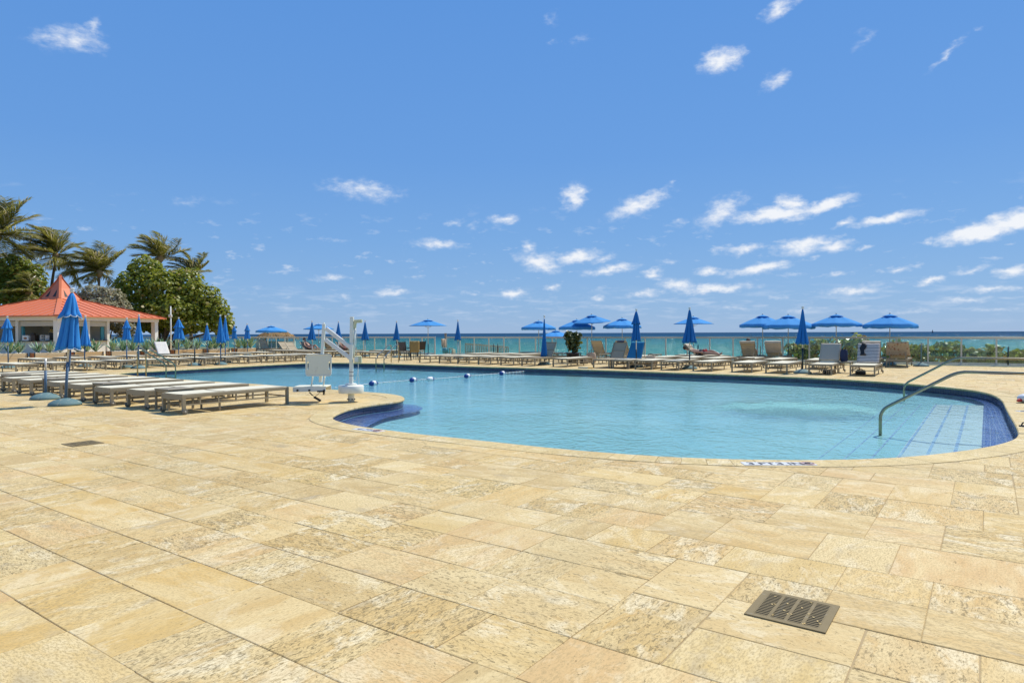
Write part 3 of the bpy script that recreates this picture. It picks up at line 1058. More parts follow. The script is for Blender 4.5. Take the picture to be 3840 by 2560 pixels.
# courses of mixed slabs between long continuous joints
BANDS = [(-2.19, -1.31, 4), (-1.31, 0.0, 6), (0.0, 1.33, 6), (1.33, 2.20, 4), (2.20, 2.64, 2), (2.64, 3.95, 6)]
while BANDS[-1][1] < FENCE_V - 1.0:
    nu_ = rr.choice((4, 6, 6, 8))
    BANDS.append((BANDS[-1][1], BANDS[-1][1] + 0.22 * nu_, nu_))
BANDS[-1] = (BANDS[-1][0], FENCE_V, BANDS[-1][2])
CELLS = []
for (b0, b1, nu_) in BANDS:
    uh = (b1 - b0) / nu_
    nw = 400
    occ = np.zeros((nu_, nw), dtype=bool)
    for jw in range(nw):
        for iv in range(nu_):
            if occ[iv, jw]:
                continue
            free_v = 0
            while iv + free_v < nu_ and not occ[iv + free_v, jw]:
                free_v += 1
            opts = [(a, b) for a, b in ((2, 2), (2, 2), (2, 3), (2, 3), (3, 2), (3, 3), (1, 2), (3, 2)) if a <= free_v and (free_v - a) != 1 and not (a == 1 and free_v != 1)]
            if not opts:
                opts = [(free_v, 2)]
            a, b = rr.choice(opts)
            b = min(b, nw - jw)
            occ[iv:iv + a, jw:jw + b] = True
            CELLS.append((b0 + uh * iv, b0 + uh * (iv + a), -31.0 + 0.22 * jw, -31.0 + 0.22 * (jw + b)))


def clip_half(poly, p, n):
    """keep the side where (q-p).n >= 0"""
    res = []
    for a, b in zip(poly, poly[1:] + poly[:1]):
        da, db = (a - p).dot(n), (b - p).dot(n)
        if da >= 0:
            res.append(a)
        if (da >= 0) != (db >= 0):
            res.append(a.lerp(b, da / (da - db)))
    return res


def slab(poly, z, tilt, ch=0.005, th=0.022):
    c = Vector((sum(p.x for p in poly), sum(p.y for p in poly))) / len(poly)
    n = len(poly)
    vs, fs = [], []
    for lvl, inset in ((0.0, ch), (-0.0025, 0.0), (-th, 0.0)):
        for p in poly:
            d = c - p
            q = p + d.normalized() * min(inset * 1.4, d.length * 0.3)
            vs.append((q.x - 0, q.y - 0, z + lvl + (q - c).dot(tilt)))
    fs.append(tuple(range(n)))
    for k in range(2):
        for i in range(n):
            a, b = k * n + i, k * n + (i + 1) % n
            fs.append((b, a, a + n, b + n))
    return vs, fs, c


COPE_W = 0.35
pieces = []
e1, e2 = E1.to_2d(), E2.to_2d()
for (v0, v1, w0, w1) in CELLS:
    if True:
        vm_ = (v0 + v1) / 2
        c = e1 * vm_ + e2 * ((w0 + w1) / 2)
        if c.y < 0.9 or abs(c.x) > 0.82 * c.y + 3.0:
            continue
        dist, i = near_pool(c.x, c.y)
        if dist < -0.6:
            continue
        g = rr.choice((0.001, 0.0015, 0.002, 0.004)) if c.y < 12 else 0.002
        jt = lambda: rr.uniform(-0.0022, 0.0022)
        poly = [e1 * (a + jt()) + e2 * (b + jt()) for a, b in ((v0 + g, w0 + g), (v0 + g, w1 - g), (v1 - g, w1 - g), (v1 - g, w0 + g))]
        area = sum(a.x * b.y - b.x * a.y for a, b in zip(poly, poly[1:] + poly[:1]))
        if area < 0:
            poly.reverse()
        if dist < 1.1:
            for _ in range(10):
                worst, wi = 0.30, -1
                for q in poly:
                    dq, iq = near_pool(q.x, q.y)
                    if dq < worst:
                        worst, wi = dq, iq
                if wi < 0 or worst > COPE_W + 0.004:
                    # cut flush with the outer edge of the coping
                    ok = True
                    for q in poly:
                        dq, iq = near_pool(q.x, q.y)
                        if dq < COPE_W + 0.006:
                            poly = clip_half(poly, POOL[iq] - NORM[iq] * (COPE_W + 0.012), -NORM[iq])
                            ok = False
                            break
                    if ok or len(poly) < 3:
                        break
                    continue
                poly = clip_half(poly, POOL[wi] - NORM[wi] * (COPE_W + 0.012), -NORM[wi])
                if len(poly) < 3:
                    break
            if len(poly) < 3:
                continue
            ar = abs(sum(a.x * b.y - b.x * a.y for a, b in zip(poly, poly[1:] + poly[:1]))) / 2
            if ar < 0.004:
                continue
        pieces.append((c.y * c.y + c.x * c.x, c, poly))
inview = [p for p in pieces if abs(p[1].x) < 0.80 * p[1].y and p[1].y > 2.0]
inview.sort(key=lambda p: p[0])
single = set(id(p) for p in inview[:300])
rest = MB()
rest.a = []
for p in pieces:
    d2, c, poly = p
    tilt = Vector((rr.uniform(-1, 1), rr.uniform(-1, 1))) * 0.0015
    vs, fs, cc = slab(poly, rr.uniform(-0.0012, 0.0012), tilt, 0.004 if d2 < 150 else 0.002)
    rnd = rr.random()
    if id(p) in single:
        one = MB()
        one.add([(x - cc.x, y - cc.y, z) for x, y, z in vs], fs)
        one.a = [rnd] * len(vs)
        o = one.build('paver', M['paver'], deck)
        o.location = (cc.x, cc.y, 0)
    else:
        rest.add(vs, fs)
        rest.a.extend([rnd] * len(vs))
tag(rest.build('far_pavers', M['paver'], deck), kind='stuff')

# ---- pool basin: wall with waterline tiles, floor, ledges, steps
WATER_Z = -0.155
FLOOR_Z = -0.27
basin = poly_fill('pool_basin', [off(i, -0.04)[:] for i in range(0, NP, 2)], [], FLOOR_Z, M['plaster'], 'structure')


def strip(name, mat, i0, i1, da, db, za, zb, parent, uvw=None):
    """band along the pool edge from sample i0 to i1 between inward offsets da/db (numbers or functions of 0..1)"""
    n = i1 - i0
    fa = da if callable(da) else (lambda s: da)
    fb = db if callable(db) else (lambda s: db)
    vs, fs, uv = [], [], []
    for k in range(n + 1):
        s = k / n
        a, b = off(i0 + k, fa(s)), off(i0 + k, fb(s))
        vs += [(a.x, a.y, za), (b.x, b.y, zb)]
        d = abs(fb(s) - fa(s)) if abs(za - zb) < 1e-6 else abs(za - zb)
        uv += [(k * 0.1, 0.0), (k * 0.1, d)]
    for k in range(n):
        fs.append((2 * k, 2 * k + 2, 2 * k + 3, 2 * k + 1))
    me = bpy.data.meshes.new(name)
    me.from_pydata(vs, [], fs)
    ul = me.uv_layers.new(name='UVMap')
    for lp in me.loops:
        ul.data[lp.index].uv = uv[lp.vertex_index]
    me.materials.append(mat)
    me.update()
    return link(name, me, parent)


strip('waterline_tiles', M['tile'], 0, NP, 0.0, 0.0, -0.03, -0.175, basin)
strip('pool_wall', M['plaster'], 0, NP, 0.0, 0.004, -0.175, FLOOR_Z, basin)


def idx(px, py):
    return near_pool(*G(px, py).to_2d())[1]


ia, ib = idx(1400, 1606), idx(1500, 1484)
if area > 0:
    pass
# blue tiled ledge round the peninsula: walk from the bay to the tip whichever way is shorter
def walk(i, j):
    n1, n2 = (j - i) % NP, (i - j) % NP
    return (i, i + n1) if n1 <= n2 else (j, j + n2)


s0, s1 = walk(ia, ib)
strip('ledge_tiles', M['ledge'], s0, s1, 0.0, lambda s: 0.04 + 0.62 * math.sin(math.pi * min(1, max(0, s))) ** 0.55, -0.182, -0.182, basin)
i0_, i1_ = walk(idx(3280, 1719), idx(3280, 1430))
strip('ledge_tiles', M['ledge'], i0_, i1_, 0.0, lambda s: 0.03 + 0.24 * math.sin(math.pi * min(1, max(0, s))) ** 0.8, -0.176, -0.176, basin)


def top_uv(o):
    ul = o.data.uv_layers.new(name='UVMap')
    for lp in o.data.loops:
        co = o.data.vertices[lp.vertex_index].co
        ul.data[lp.index].uv = (co.x, co.y)
    return o


lg = MB()
lg.box((0, 0, -0.28), (13.0, 1.55, 0.2))
o = top_uv(lg.build('ledge_tiles', M['ledge'], basin))
o.location = P(11.0, 0.06 - 0.775, 0)
o.rotation_euler = (0, 0, RZ1)
# entry steps descending to the left from the ledge
for k in range(6):
    wA, wB = 0.06 + 0.29 * k, 0.06 + 0.29 * (k + 1) + 0.02
    zt = -0.190 - 0.013 * k
    st = MB()
    cc = P(11.0, (wA + wB) / 2, 0)
    st.box((0, 0, zt - 0.1), (13.0, wB - wA, 0.2))
    o = st.build('step', M['step'] if k < 3 else M['plaster'], basin)
    o.location = cc
    o.rotation_euler = (0, 0, RZ1)
    ns_ = MB()
    ns_.box((0, 0.0, zt + 0.003), (13.0, (0.042, 0.036, 0.030, 0.022, 0.016, 0.012)[k], 0.006))
    o = ns_.build('step_nosing', M['nosing'], basin)
    o.location = P(11.0, wB - 0.03, 0)
    o.rotation_euler = (0, 0, RZ1)
# light lane of the shadow line that crosses the steps in the photograph is the rail's own shadow

tag(poly_fill('pool_water', [off(i, -0.02)[:] for i in range(0, NP, 1)], [], WATER_Z, M['water']), kind='structure')

# ---- coping stones
n_st = 300
cope = thing('pool_coping', 'cream travertine coping that edges the curved swimming pool', 'coping')
for k in range(n_st):
    a, b = NP * k / n_st, NP * (k + 1) / n_st
    vs, fs = [], []
    segs = 3
    gap = 0.025
    prof = [(0.018, -0.045), (0.026, -0.03), (0.024, -0.010), (0.012, 0.003), (-COPE_W + 0.004, 0.003), (-COPE_W, 0.0), (-COPE_W, -0.03)]
    dz = rr.uniform(-0.001, 0.001)
    for j in range(segs + 1):
        f = a + gap + (b - a - 2 * gap) * j / segs
        i, fr = int(f), f - int(f)
        p = POOL[i % NP].lerp(POOL[(i + 1) % NP], fr)
        nn = NORM[i % NP].lerp(NORM[(i + 1) % NP], fr).normalized()
        for d, z in prof:
            q = p + nn * d
            vs.append((q.x, q.y, z + dz))
    m = len(prof)
    for j in range(segs):
        for q in range(m):
            x, y = j * m + q, j * m + (q + 1) % m
            fs.append((y, x, x + m, y + m))
    fs.append(tuple(range(m)))
    fs.append(tuple(range(segs * m + m - 1, segs * m - 1, -1)))
    c = Vector((sum(v[0] for v in vs) / len(vs), sum(v[1] for v in vs) / len(vs), 0))
    one = MB()
    one.add([(v[0] - c.x, v[1] - c.y, v[2]) for v in vs], fs)
    one.a = [rr.random()] * len(vs)
    o = one.build('coping_stone', M['coping'], cope)
    o.location = c

# ---- glass fence along the sea edge
SP = 1.158
w_first = w_at(3743, FENCE_V)
gate_a, gate_b = w_at(1674, FENCE_V), w_at(1631, FENCE_V)


def fence_run(label, w0, w1, cap0=True):
    root = thing('glass_fence', label, 'fence', P(FENCE_V, w0), RZ2)
    L = w1 - w0
    n = max(1, int(round(L / SP)))
    s = L / n
    MB().box((L / 2, 0, 1.165), (L + 0.08, 0.085, 0.042), ch=0.008).build('top_rail', M['fence'], root)
    MB().box((L / 2, 0, 1.118), (L, 0.045, 0.045)).build('under_rail', M['fence'], root)
    MB().box((L / 2, 0, 0.10), (L, 0.05, 0.045)).build('bottom_rail', M['fence'], root)
    MB().box((L / 2, 0.03, 0.018), (L, 0.20, 0.08)).build('kerb', M['wall'], root)
    post = MB().box((0, 0, 0.58), (0.060, 0.060, 1.08), ch=0.006).mesh('post', M['fence'])
    pane = MB().box((0, 0, 0.61), (s - 0.07, 0.010, 0.955)).mesh('pane', M['glass'])
    for k in range(n + 1):
        o = link('post', post, root)
        o.location = (k * s, 0, 0)
        if k < n:
            o = link('pane', pane, root)
            o.location = ((k + 0.5) * s, 0, 0)
    return root


n_right = round((gate_a - w_first) / SP)
fence_run('long glass panel fence with cream top rail, right of the beach gate', w_first - 4 * SP, gate_a)
fence_run('glass panel fence with cream top rail, left of the beach gate behind planters', gate_b, gate_b + 56 * SP)

# ================================================================== LOUNGERS
LW, LL, LH = 0.72, 2.17, 0.345


def sling_mesh(x0, x1, z, sag=0.012, w=LW - 0.10, tilt=0.0):
    """woven sling between the side rails; a slightly hollow sheet with thickness"""
    nx, ny = 8, 5
    pts = []
    L = x1 - x0
    for th in (0.0, -0.006):
        for j in range(ny):
            for i in range(nx):
                a, b = i / (nx - 1), j / (ny - 1)
                s = math.sin(math.pi * b) * sag * (0.6 + 0.4 * math.sin(math.pi * a))
                pts.append((x0 + L * a, -w / 2 + w * b, z - s + th))
    m = MB()
    m.grid(pts[:nx * ny], nx, ny)
    m.grid(pts[nx * ny:], nx, ny)
    return m


def make_lounger(name, label, raised=0.0, mat='sling', group=None):
    root = thing(name, label, 'lounger', group=group)
    hy = LW / 2 - 0.02
    rail_h, rail_w = 0.058, 0.040
    for s in (-1, 1):
        MB().bar((0.0, s * hy, LH - rail_h / 2), (LL, s * hy, LH - rail_h / 2), rail_w, rail_h, ch=0.004).build('side_rail', M['frame'], root)
        MB().bar((0.03, s * hy, 0.165), (LL - 0.03, s * hy, 0.165), 0.028, 0.024).build('stretcher', M['frame'], root)
        for x in (0.33, 0.68, 1.03, 1.38, 1.70):
            MB().box((x, s * hy, (LH - rail_h + 0.177) / 2), (0.026, 0.022, LH - rail_h - 0.177)).build('strut', M['frame'], root)
        MB().box((LL - 0.028, s * hy, (LH - rail_h) / 2), (0.056, 0.042, LH - rail_h)).build('leg', M['frame'], root)
        MB().box((0.035, s * hy, (LH - rail_h + 0.045) / 2), (0.056, 0.042, LH - rail_h - 0.045)).build('leg', M['frame'], root)
        MB().box((0.72, s * (hy - 0.03), 0.076), (0.030, 0.026, 0.152)).build('middle_leg', M['frame'], root)
        wl_ = MB()
        n = 18
        vs, fs = [], []
        for (rr_, yy) in ((0.040, -0.016), (0.052, -0.013), (0.052, 0.013), (0.040, 0.016)):
            for k in range(n):
                a = 2 * math.pi * k / n
                vs.append((0.035 + rr_ * math.cos(a), s * (hy + 0.036) + yy, 0.052 + rr_ * math.sin(a)))
        for i in range(3):
            for k in range(n):
                a, b = i * n + k, i * n + (k + 1) % n
                fs.append((b, a, a + n, b + n))
        fs.append(tuple(range(n)))
        fs.append(tuple(range(4 * n - 1, 3 * n - 1, -1)))
        wl_.add(vs, fs)
        wh = wl_.build('wheel', M['wheel'], root)
        hb = MB()
        hb.tube([(0.035, s * (hy + 0.045), 0.052), (0.035, s * (hy + 0.057), 0.052)], [0.020, 0.016], 10)
        hb.build('hub', M['hub'], wh)
    MB().box((LL - 0.028, 0, LH - rail_h / 2 - 0.004), (0.046, LW - 0.08, rail_h - 0.008)).build('end_rail', M['frame'], root)
    MB().box((0.022, 0, LH - rail_h / 2 - 0.02), (0.040, LW - 0.08, 0.085)).build('end_rail', M['frame'], root)
    MB().box((LL - 0.028, 0, 0.165), (0.028, LW - 0.08, 0.024)).build('cross_bar', M['frame'], root)
    MB().box((0.80, 0, LH - 0.085), (0.035, LW - 0.08, 0.03)).build('cross_bar', M['frame'], root)
    HX = 0.80
    sling_mesh(HX + 0.03, LL - 0.06, LH + 0.010, 0.006, LW - 0.055).build('seat_sling', M[mat], root)
    if raised <= 0:
        sling_mesh(0.03, HX - 0.02, LH + 0.010, 0.010, LW - 0.055).build('back_sling', M[mat], root)
    else:
        hinge = Vector((HX, 0, LH - 0.02))
        rot = Matrix.Rotation(-raised, 3, 'Y').inverted()
        fr = MB()

        def T(p):
            q = Vector(p) - Vector((HX, 0, LH - 0.02))
            return hinge + Vector((q.x * math.cos(raised) - q.z * math.sin(raised) * -1 * -1, q.y, -q.x * math.sin(raised) + q.z * math.cos(raised)))
        for s in (-1, 1):
            fr.bar(T((HX, s * (hy - 0.045), LH - 0.02)), T((0.02, s * (hy - 0.045), LH - 0.02)), 0.030, 0.034)
        fr.bar(T((0.03, -hy + 0.045, LH - 0.02)), T((0.03, hy - 0.045, LH - 0.02)), 0.030, 0.030)
        fr.bar(T((0.40, -hy + 0.045, LH - 0.03)), T((0.40, hy - 0.045, LH - 0.03)), 0.022, 0.022)
        fr.build('back_frame', M['frame'], root)
        pr = MB()
        for s in (-1, 1):
            pr.bar(T((0.40, s * (hy - 0.06), LH - 0.03)), (0.22, s * (hy - 0.06), LH - 0.10), 0.018, 0.018)
        pr.build('back_prop', M['frame'], root)
        sl = sling_mesh(0.01, HX - 0.02, LH + 0.002, 0.02, LW - 0.14)
        sl.v = [tuple(T(p)) for p in sl.v]
        sl.build('back_sling', M[mat], root)
    return root


flat0 = make_lounger('sun_lounger', 'x')
tan0 = make_lounger('sun_lounger', 'x', 0.0, 'sling_tan')
up0 = make_lounger('sun_lounger', 'x', R(58))
up_tan0 = make_lounger('sun_lounger', 'x', R(58), 'sling_tan')
up_low0 = make_lounger('sun_lounger', 'x', R(42), 'sling_tan')
PROTO_USED = set()


def put(proto, label, cat, group, loc, rz, name=None):
    """first use moves the prototype itself, later ones copy it with its parts"""
    if proto.name in PROTO_USED:
        o = copy_tree(proto)
    else:
        o = proto
        PROTO_USED.add(proto.name)
    o.location = loc
    o.rotation_euler = (0, 0, rz)
    tag(o, label, cat, group)
    return o


# near row on the left, wheels towards the camera side, feet towards the pool
L_HEAD = (6.10, 11.45)
GL = 'flat loungers in the near left row'
near_w = []
for k in range(9):
    w = L_HEAD[1] + 0.36 + 1.30 * k + (0.06 if k % 2 else -0.05)
    near_w.append(w)
    lab = 'flat cream lounger nearest the white pool lift, wheels facing the camera' if k == 0 else 'flat cream lounger, %s from the pool lift in the near left row' % ORD[k]
    put(flat0, lab, 'lounger', GL, P(L_HEAD[0] + 0.05 * math.sin(k * 2.1), w), RZ1 + 0.012 * math.sin(k * 1.7))


def make_table(name='side_table'):
    root = thing(name, 'x', 'side table')
    W, D, Hh = 0.50, 0.50, 0.40
    MB().box((0, 0, Hh - 0.018), (W, D, 0.024), ch=0.004).build('table_top', M['frame'], root)
    MB().box((0, 0, Hh - 0.045), (W - 0.02, D - 0.02, 0.026)).build('apron', M['frame'], root)
    for sx in (-1, 1):
        for sy in (-1, 1):
            MB().box((sx * (W / 2 - 0.022), sy * (D / 2 - 0.022), (Hh - 0.032) / 2), (0.034, 0.034, Hh - 0.032)).build('leg', M['frame'], root)
    return root


tab0 = make_table()
GT = 'low side tables between loungers'
for k, lab in ((0, 'low taupe side table between the two loungers nearest the pool lift'), (2, 'low taupe side table between third and fourth near loungers'), (4, 'low taupe side table between fifth and sixth near loungers'), (6, 'low taupe side table between seventh and eighth near loungers')):
    put(tab0, lab, 'side table', GT, P(L_HEAD[0] + 0.42, (near_w[k] + near_w[k + 1]) / 2), RZ1)

# row along the left end of the pool, feet towards the pool (long axis along E2)
GM = 'flat loungers along the left end of the pool'
for k in range(12):
    v = 9.5 + 1.17 * k
    o = put(flat0, 'flat cream lounger, %s from the left in the row at the pool\'s left end' % ORD[k], 'lounger', GM, P(v, 28.45 + LL + 0.12 * math.sin(k * 1.9)), RZ2 + math.pi + 0.02 * math.sin(k * 2.3))
GN = 'flat loungers in the row before the planters'
for k in range(9):
    v = 12.0 + 1.42 * k
    if k == 4:
        put(up0, 'lounger with raised towel-covered back before the wooden planters', 'lounger', GN, P(v, 35.6), RZ2 + math.pi)
        continue
    put(flat0, 'flat cream lounger, %s from the left in the row before the planters' % ORD[k], 'lounger', GN, P(v, 36.0 + 0.2 * math.sin(k * 2.7)), RZ2 + math.pi + 0.03 * math.sin(k * 1.3))
for k, (v, w) in enumerate(((10.9, 30.6), (13.3, 30.9), (17.6, 30.7), (14.2, 36.9), (20.0, 36.6))):
    put(tab0, 'low taupe side table, %s from the left among the rows by the planters' % ORD[k], 'side table', GT, P(v, w), RZ2)

# row along the far side of the pool, feet to the water, heads away
GF = 'loungers along the far side of the pool'
FV = 23.55
F_PX = [(1571, 'f'), (1643, 'f'), (1716, 'f'), (1791, 'f'), (1874, 'f'), (1957, 'u'), (2070, 'f'), (2222, 'u'), (2300, 'f'), (2377, 'f'), (2477, 'f'), (2600, 'f'), (2738, 'f'), (2871, 'f'), (3034, 't'), (3181, 's')]
FPOS = {}
names_f = ['', '', '', '', '', '', '']
for k, (px, kind) in enumerate(F_PX):
    w = w_at(px, FV) - LW / 2
    rz = RZ1 + math.pi + 0.02 * math.sin(k * 2.2)
    loc = P(FV + LL, w)
    FPOS[px] = (loc, rz)
    if kind == 'u':
        lab = 'beige lounger with raised back beside the %s, far side of the pool' % ('narrow closed umbrella' if px == 1957 else 'potted shrub')
        put(up_tan0, lab, 'lounger', GF, loc, rz)
    elif kind == 't':
        put(up0, 'raised lounger under a plain grey-white towel, far side of the pool', 'lounger', GF, loc, rz)
    elif kind == 's':
        put(up0, 'raised lounger under the black-and-white striped towel, rightmost by the pool', 'lounger', GF, loc, rz)
    else:
        lab = 'flat lounger, %s from the left along the far side of the pool' % ORD[k]
        put(flat0, lab, 'lounger', GF, loc, rz)

GG = 'loungers in the middle row on the sea side'
GV = 27.0
for k, px in enumerate((1745, 1830, 1915, 2330, 2440, 2530, 2640, 2745, 2870, 3010)):
    put(flat0, 'flat lounger, %s from the left in the middle row towards the sea' % ORD[k], 'lounger', GG, P(GV + LL, w_at(px, GV) - LW / 2), RZ1 + math.pi + 0.05 * math.sin(k * 2.9))
# back row by the fence: backs raised, facing the sea
GK = 'raised loungers by the glass fence'
KV = 29.75
KPOS = {}
K_LIST = [(1200, 'tan-backed raised lounger left of the pool lift, before the glass fence'), (2222, 'tan-backed raised lounger behind the potted shrub, by the fence'), (2315, 'tan-backed raised lounger with a dark cloth over it, by the fence'),
          (2792, 'tan-backed raised lounger with a person\'s head above it, by the fence'), (2888, 'raised lounger wrapped in a cream and black striped towel, by the fence'),
          (3262, 'raised lounger with striped towel, behind the black-and-white towel lounger'), (3362, 'raised lounger under a faded floral towel, rightmost by the fence')]
for px, lab in K_LIST:
    w = w_at(px, KV)
    KPOS[px] = (P(KV, w), RZ1)
    put(up_tan0, lab, 'lounger', GK, P(KV, w), RZ1)
# loungers standing across the terrace, backs raised to the left
GJ = 'loungers turned sideways near the thatched hut'
for k, (px, v, lab, pr) in enumerate(((2605, 30.2, 'sideways raised lounger with striped towel holding a sunbather, by the fence', up_low0), (990, 29.5, 'sideways raised tan lounger nearest the thatched hut', up_tan0), (1068, 29.0, 'sideways raised tan lounger, second from the thatched hut', up_low0),
                                      (1095, 27.6, 'sideways raised tan lounger, third from the thatched hut', up_low0), (1150, 29.0, 'sideways raised tan lounger with a reclining person in dark clothes', up_low0), (1285, 29.4, 'sideways raised tan lounger behind the pool lift arm', up_low0))):
    put(pr, lab, 'lounger', GJ, P(v, w_at(px, v) + 0.6), RZ2 + math.pi)
GH = 'flat loungers beyond the far left corner of the pool'
for k, (px, v) in enumerate(((1000, 26.2), (1085, 26.0), (1170, 26.0), (1250, 26.2), (1330, 26.4), (1392, 29.6), (1452, 29.6), (1960, 30.2), (2040, 30.0), (2560, 30.0))):
    put(flat0, 'flat lounger, %s from the left in the scattered back row near the fence' % ORD[k], 'lounger', GH, P(v + LL * 0.3, w_at(px, v) + 0.5), RZ2 + math.pi + 0.04 * math.sin(k))
put(tab0, 'low side table behind the far loungers, under the striped-towel umbrella stub', 'side table', GT, P(27.0, w_at(2800, 27.0)), RZ1)
put(tab0, 'low side table holding a blue bag, between the two towelled loungers', 'side table', GT, P(25.1, w_at(3165, 25.1)), RZ1)
TABLE_BAG = P(25.1, w_at(3165, 25.1))
put(tab0, 'low side table near the glass fence right of the blue towel', 'side table', GT, P(29.6, w_at(2455, 29.6)), RZ1)
for pr in (flat0, tan0, up0, up_tan0, up_low0, tab0):
    if pr.name not in PROTO_USED:
        for ch in list(CHILD.get(pr.name, [])):
            for g in CHILD.get(ch.name, []):
                bpy.data.objects.remove(g)
            bpy.data.objects.remove(ch)
        bpy.data.objects.remove(pr)


# ================================================================== UMBRELLAS
def folded_cloth(seed, ztop, zbot, rmax, tiers, nth=72, twist=0.25):
    """canopy folded down round its pole: pleats between eight ribs, hanging free at the hem"""
    rg = random.Random(seed)
    H = ztop - zbot
    folds = [rg.uniform(0.75, 1.25) for _ in range(8)]
    ph = rg.uniform(0, 6.28)
    lean = rg.uniform(-1, 1)
    m = MB()
    hems = []

    def skirt(sa, sb, prof, amp, ns, hemj):
        pts = []
        for j in range(ns + 1):
            s = sa + (sb - sa) * j / ns
            t = j / ns
            for i in range(nth):
                th = 2 * math.pi * i / nth
                q = 8 * (th + ph) / (2 * math.pi) + twist * s * 1.6
                k = int(math.floor(q)) % 8
                fr = q - math.floor(q)
                pl = abs(math.sin(math.pi * fr)) ** 0.6
                fo = folds[k]
                r = rmax * prof(t) * (1 - amp(t) * (1 - pl) + 0.10 * amp(t) * math.cos(16 * th + seed) * t) * (1 + 0.16 * t * (fo - 1))
                r *= 1 + 0.10 * t * math.sin(th + lean * 2)
                z = ztop - H * s
                if j == ns:
                    z += H * hemj * (0.9 * (1 - pl) - 0.5 * fo * pl + 0.35 * math.sin(2 * th + seed))
                    
                a = th + 0.22 * t * (fr - 0.5) * 0.6
                pts.append((r * math.cos(a), r * math.sin(a), z))
        m.grid(pts, nth, ns + 1, True, True)
        hems.append(pts[-nth:])
    if tiers == 2:
        skirt(0.30, 1.0, lambda t: 0.50 + 0.42 * t ** 0.8 - 0.06 * math.sin(math.pi * t), lambda t: 0.46 + 0.10 * t, 12, 0.05)
        skirt(0.0, 0.42, lambda t: 0.10 + 0.62 * t ** 0.75 + 0.16 * max(0, t - 0.75) * 4, lambda t: 0.05 + 0.42 * t, 9, 0.045)
    else:
        skirt(0.0, 1.0, lambda t: 0.09 + 0.86 * t ** 0.85 - 0.10 * math.sin(math.pi * t), lambda t: 0.06 + 0.42 * t, 16, 0.045)
    return m, hems


def umbrella_base(root, scale=1.0):
    r = 0.29 * scale
    MB().lathe([(0.02, 0.0), (r, 0.0), (r * 1.0, 0.035), (r * 0.93, 0.060), (r * 0.66, 0.105), (r * 0.34, 0.135), (r * 0.14, 0.145), (0.03, 0.145)], 24).build('base', M['base'], root)


def closed_umbrella(label, base, H, zbot, rmax, tiers, seed, lean=(0.0, 0.0), mat='blue', lower='pole_blue', zsplit=0.95, with_base=True, trim=False):
    root = thing('closed_umbrella', label, 'umbrella', base, 0.0, 'closed blue umbrellas')
    if with_base:
        umbrella_base(root)
    ld = Vector((lean[0], lean[1], 1.0))
    MB().tube([ld * 0.10, ld * zsplit], 0.026, 10).build('lower_pole', M[lower], root)
    MB().tube([ld * zsplit, ld * (H - 0.05)], 0.020, 10).build('upper_pole', M['pole'], root)
    m, hems = folded_cloth(seed, H - 0.07, zbot, rmax, tiers)
    m.v = [(x + ld.x * z, y + ld.y * z, z) for x, y, z in m.v]
    cn = m.build('canopy', M[mat], root)
    solid_sheet(cn, 0.004)
    if trim:
        for h in hems:
            q = [Vector((x + ld.x * z, y + ld.y * z, z)) for x, y, z in h]
            q.append(q[0])
            MB().tube(q, 0.0075, 5, False).build('piping', M['piping'], cn)
    f = MB()
    top = ld * H
    f.lathe([(0.018, -0.06), (0.036, -0.045), (0.036, -0.01), (0.030, 0.0), (0.046, 0.01), (0.040, 0.03), (0.012, 0.036)], 12, top)
    f.build('finial', M['finial'], root)
    return root


CU = closed_umbrella
CU('large closed blue umbrella with pale piping at the near left, on teal base', G(244, 1519), 2.30, 1.12, 0.245, 2, 3, (0.060, 0.02), 'blue', trim=True, zsplit=0.86)
CU('closed blue umbrella half hidden behind the large near one', G(256, 1434), 2.05, 1.02, 0.20, 1, 5, (0.075, 0.0), 'blue', zsplit=1.0)


def stub(label, base, h, mat='pole_blue', top=0.0, with_base=True):
    root = thing('umbrella_stand', label, 'umbrella stand', base, 0.0, 'empty umbrella stands')
    if with_base:
        umbrella_base(root)
    MB().tube([(0, 0, 0.08), (0.012 * h, 0, h)], 0.027, 10).build('pole', M[mat], root)
    if top:
        MB().tube([(0.012 * h, 0, h - 0.02), (0.012 * (h + top), 0, h + top)], 0.020, 10).build('sleeve', M['pole'], root)
    return root


stub('empty teal umbrella stand beside the large near umbrella', G(171, 1496), 0.62, 'pole_blue', 0.26)
W_N = 33.0


def far_closed(label, px, ytop, ybot, Y, rpx, tiers, seed, lean=0.0, mat='blue', **kw):
    t = AT(px, ytop, Y)
    b = AT(px, ybot, Y)
    return CU(label, (t.x - lean * t.z, Y, 0), t.z, b.z, rpx * Y / FPX, tiers, seed, (lean, 0), mat, **kw)


far_closed('closed blue umbrella leaning right, just right of the large near umbrella', 320, 1186, 1296, 29.0, 21, 1, 11, 0.03)
far_closed('closed blue umbrella with loose flap before the bar shutters, leftmost', 27, 1188, 1282, 28.5, 22, 2, 13, -0.01)
far_closed('closed blue umbrella with two tiers before the open side of the bar', 475, 1194, 1273, 28.2, 17, 2, 17, 0.01)
far_closed('closed blue umbrella standing left of the bar corner column', 521, 1182, 1283, 27.5, 19, 1, 19, 0.02)
far_closed('closed blue umbrella with two tiers right of the bar corner column', 670, 1192, 1271, 36.0, 21, 2, 23, 0.01)
far_closed('short closed blue umbrella between the planters and the sea grape', 776, 1214, 1277, 40.0, 17, 1, 29, 0.0)
far_closed('tall closed blue umbrella before the rightmost planters', 826, 1182, 1284, 30.5, 19, 1, 31, 0.0)
far_closed('closed blue umbrella overlapping the tall one by the rightmost planters', 845, 1186, 1276, 33.0, 17, 1, 37, 0.01)
far_closed('small closed blue umbrella left of the thatched hut, nearer the tree', 878, 1218, 1270, 45.0, 11, 2, 41)
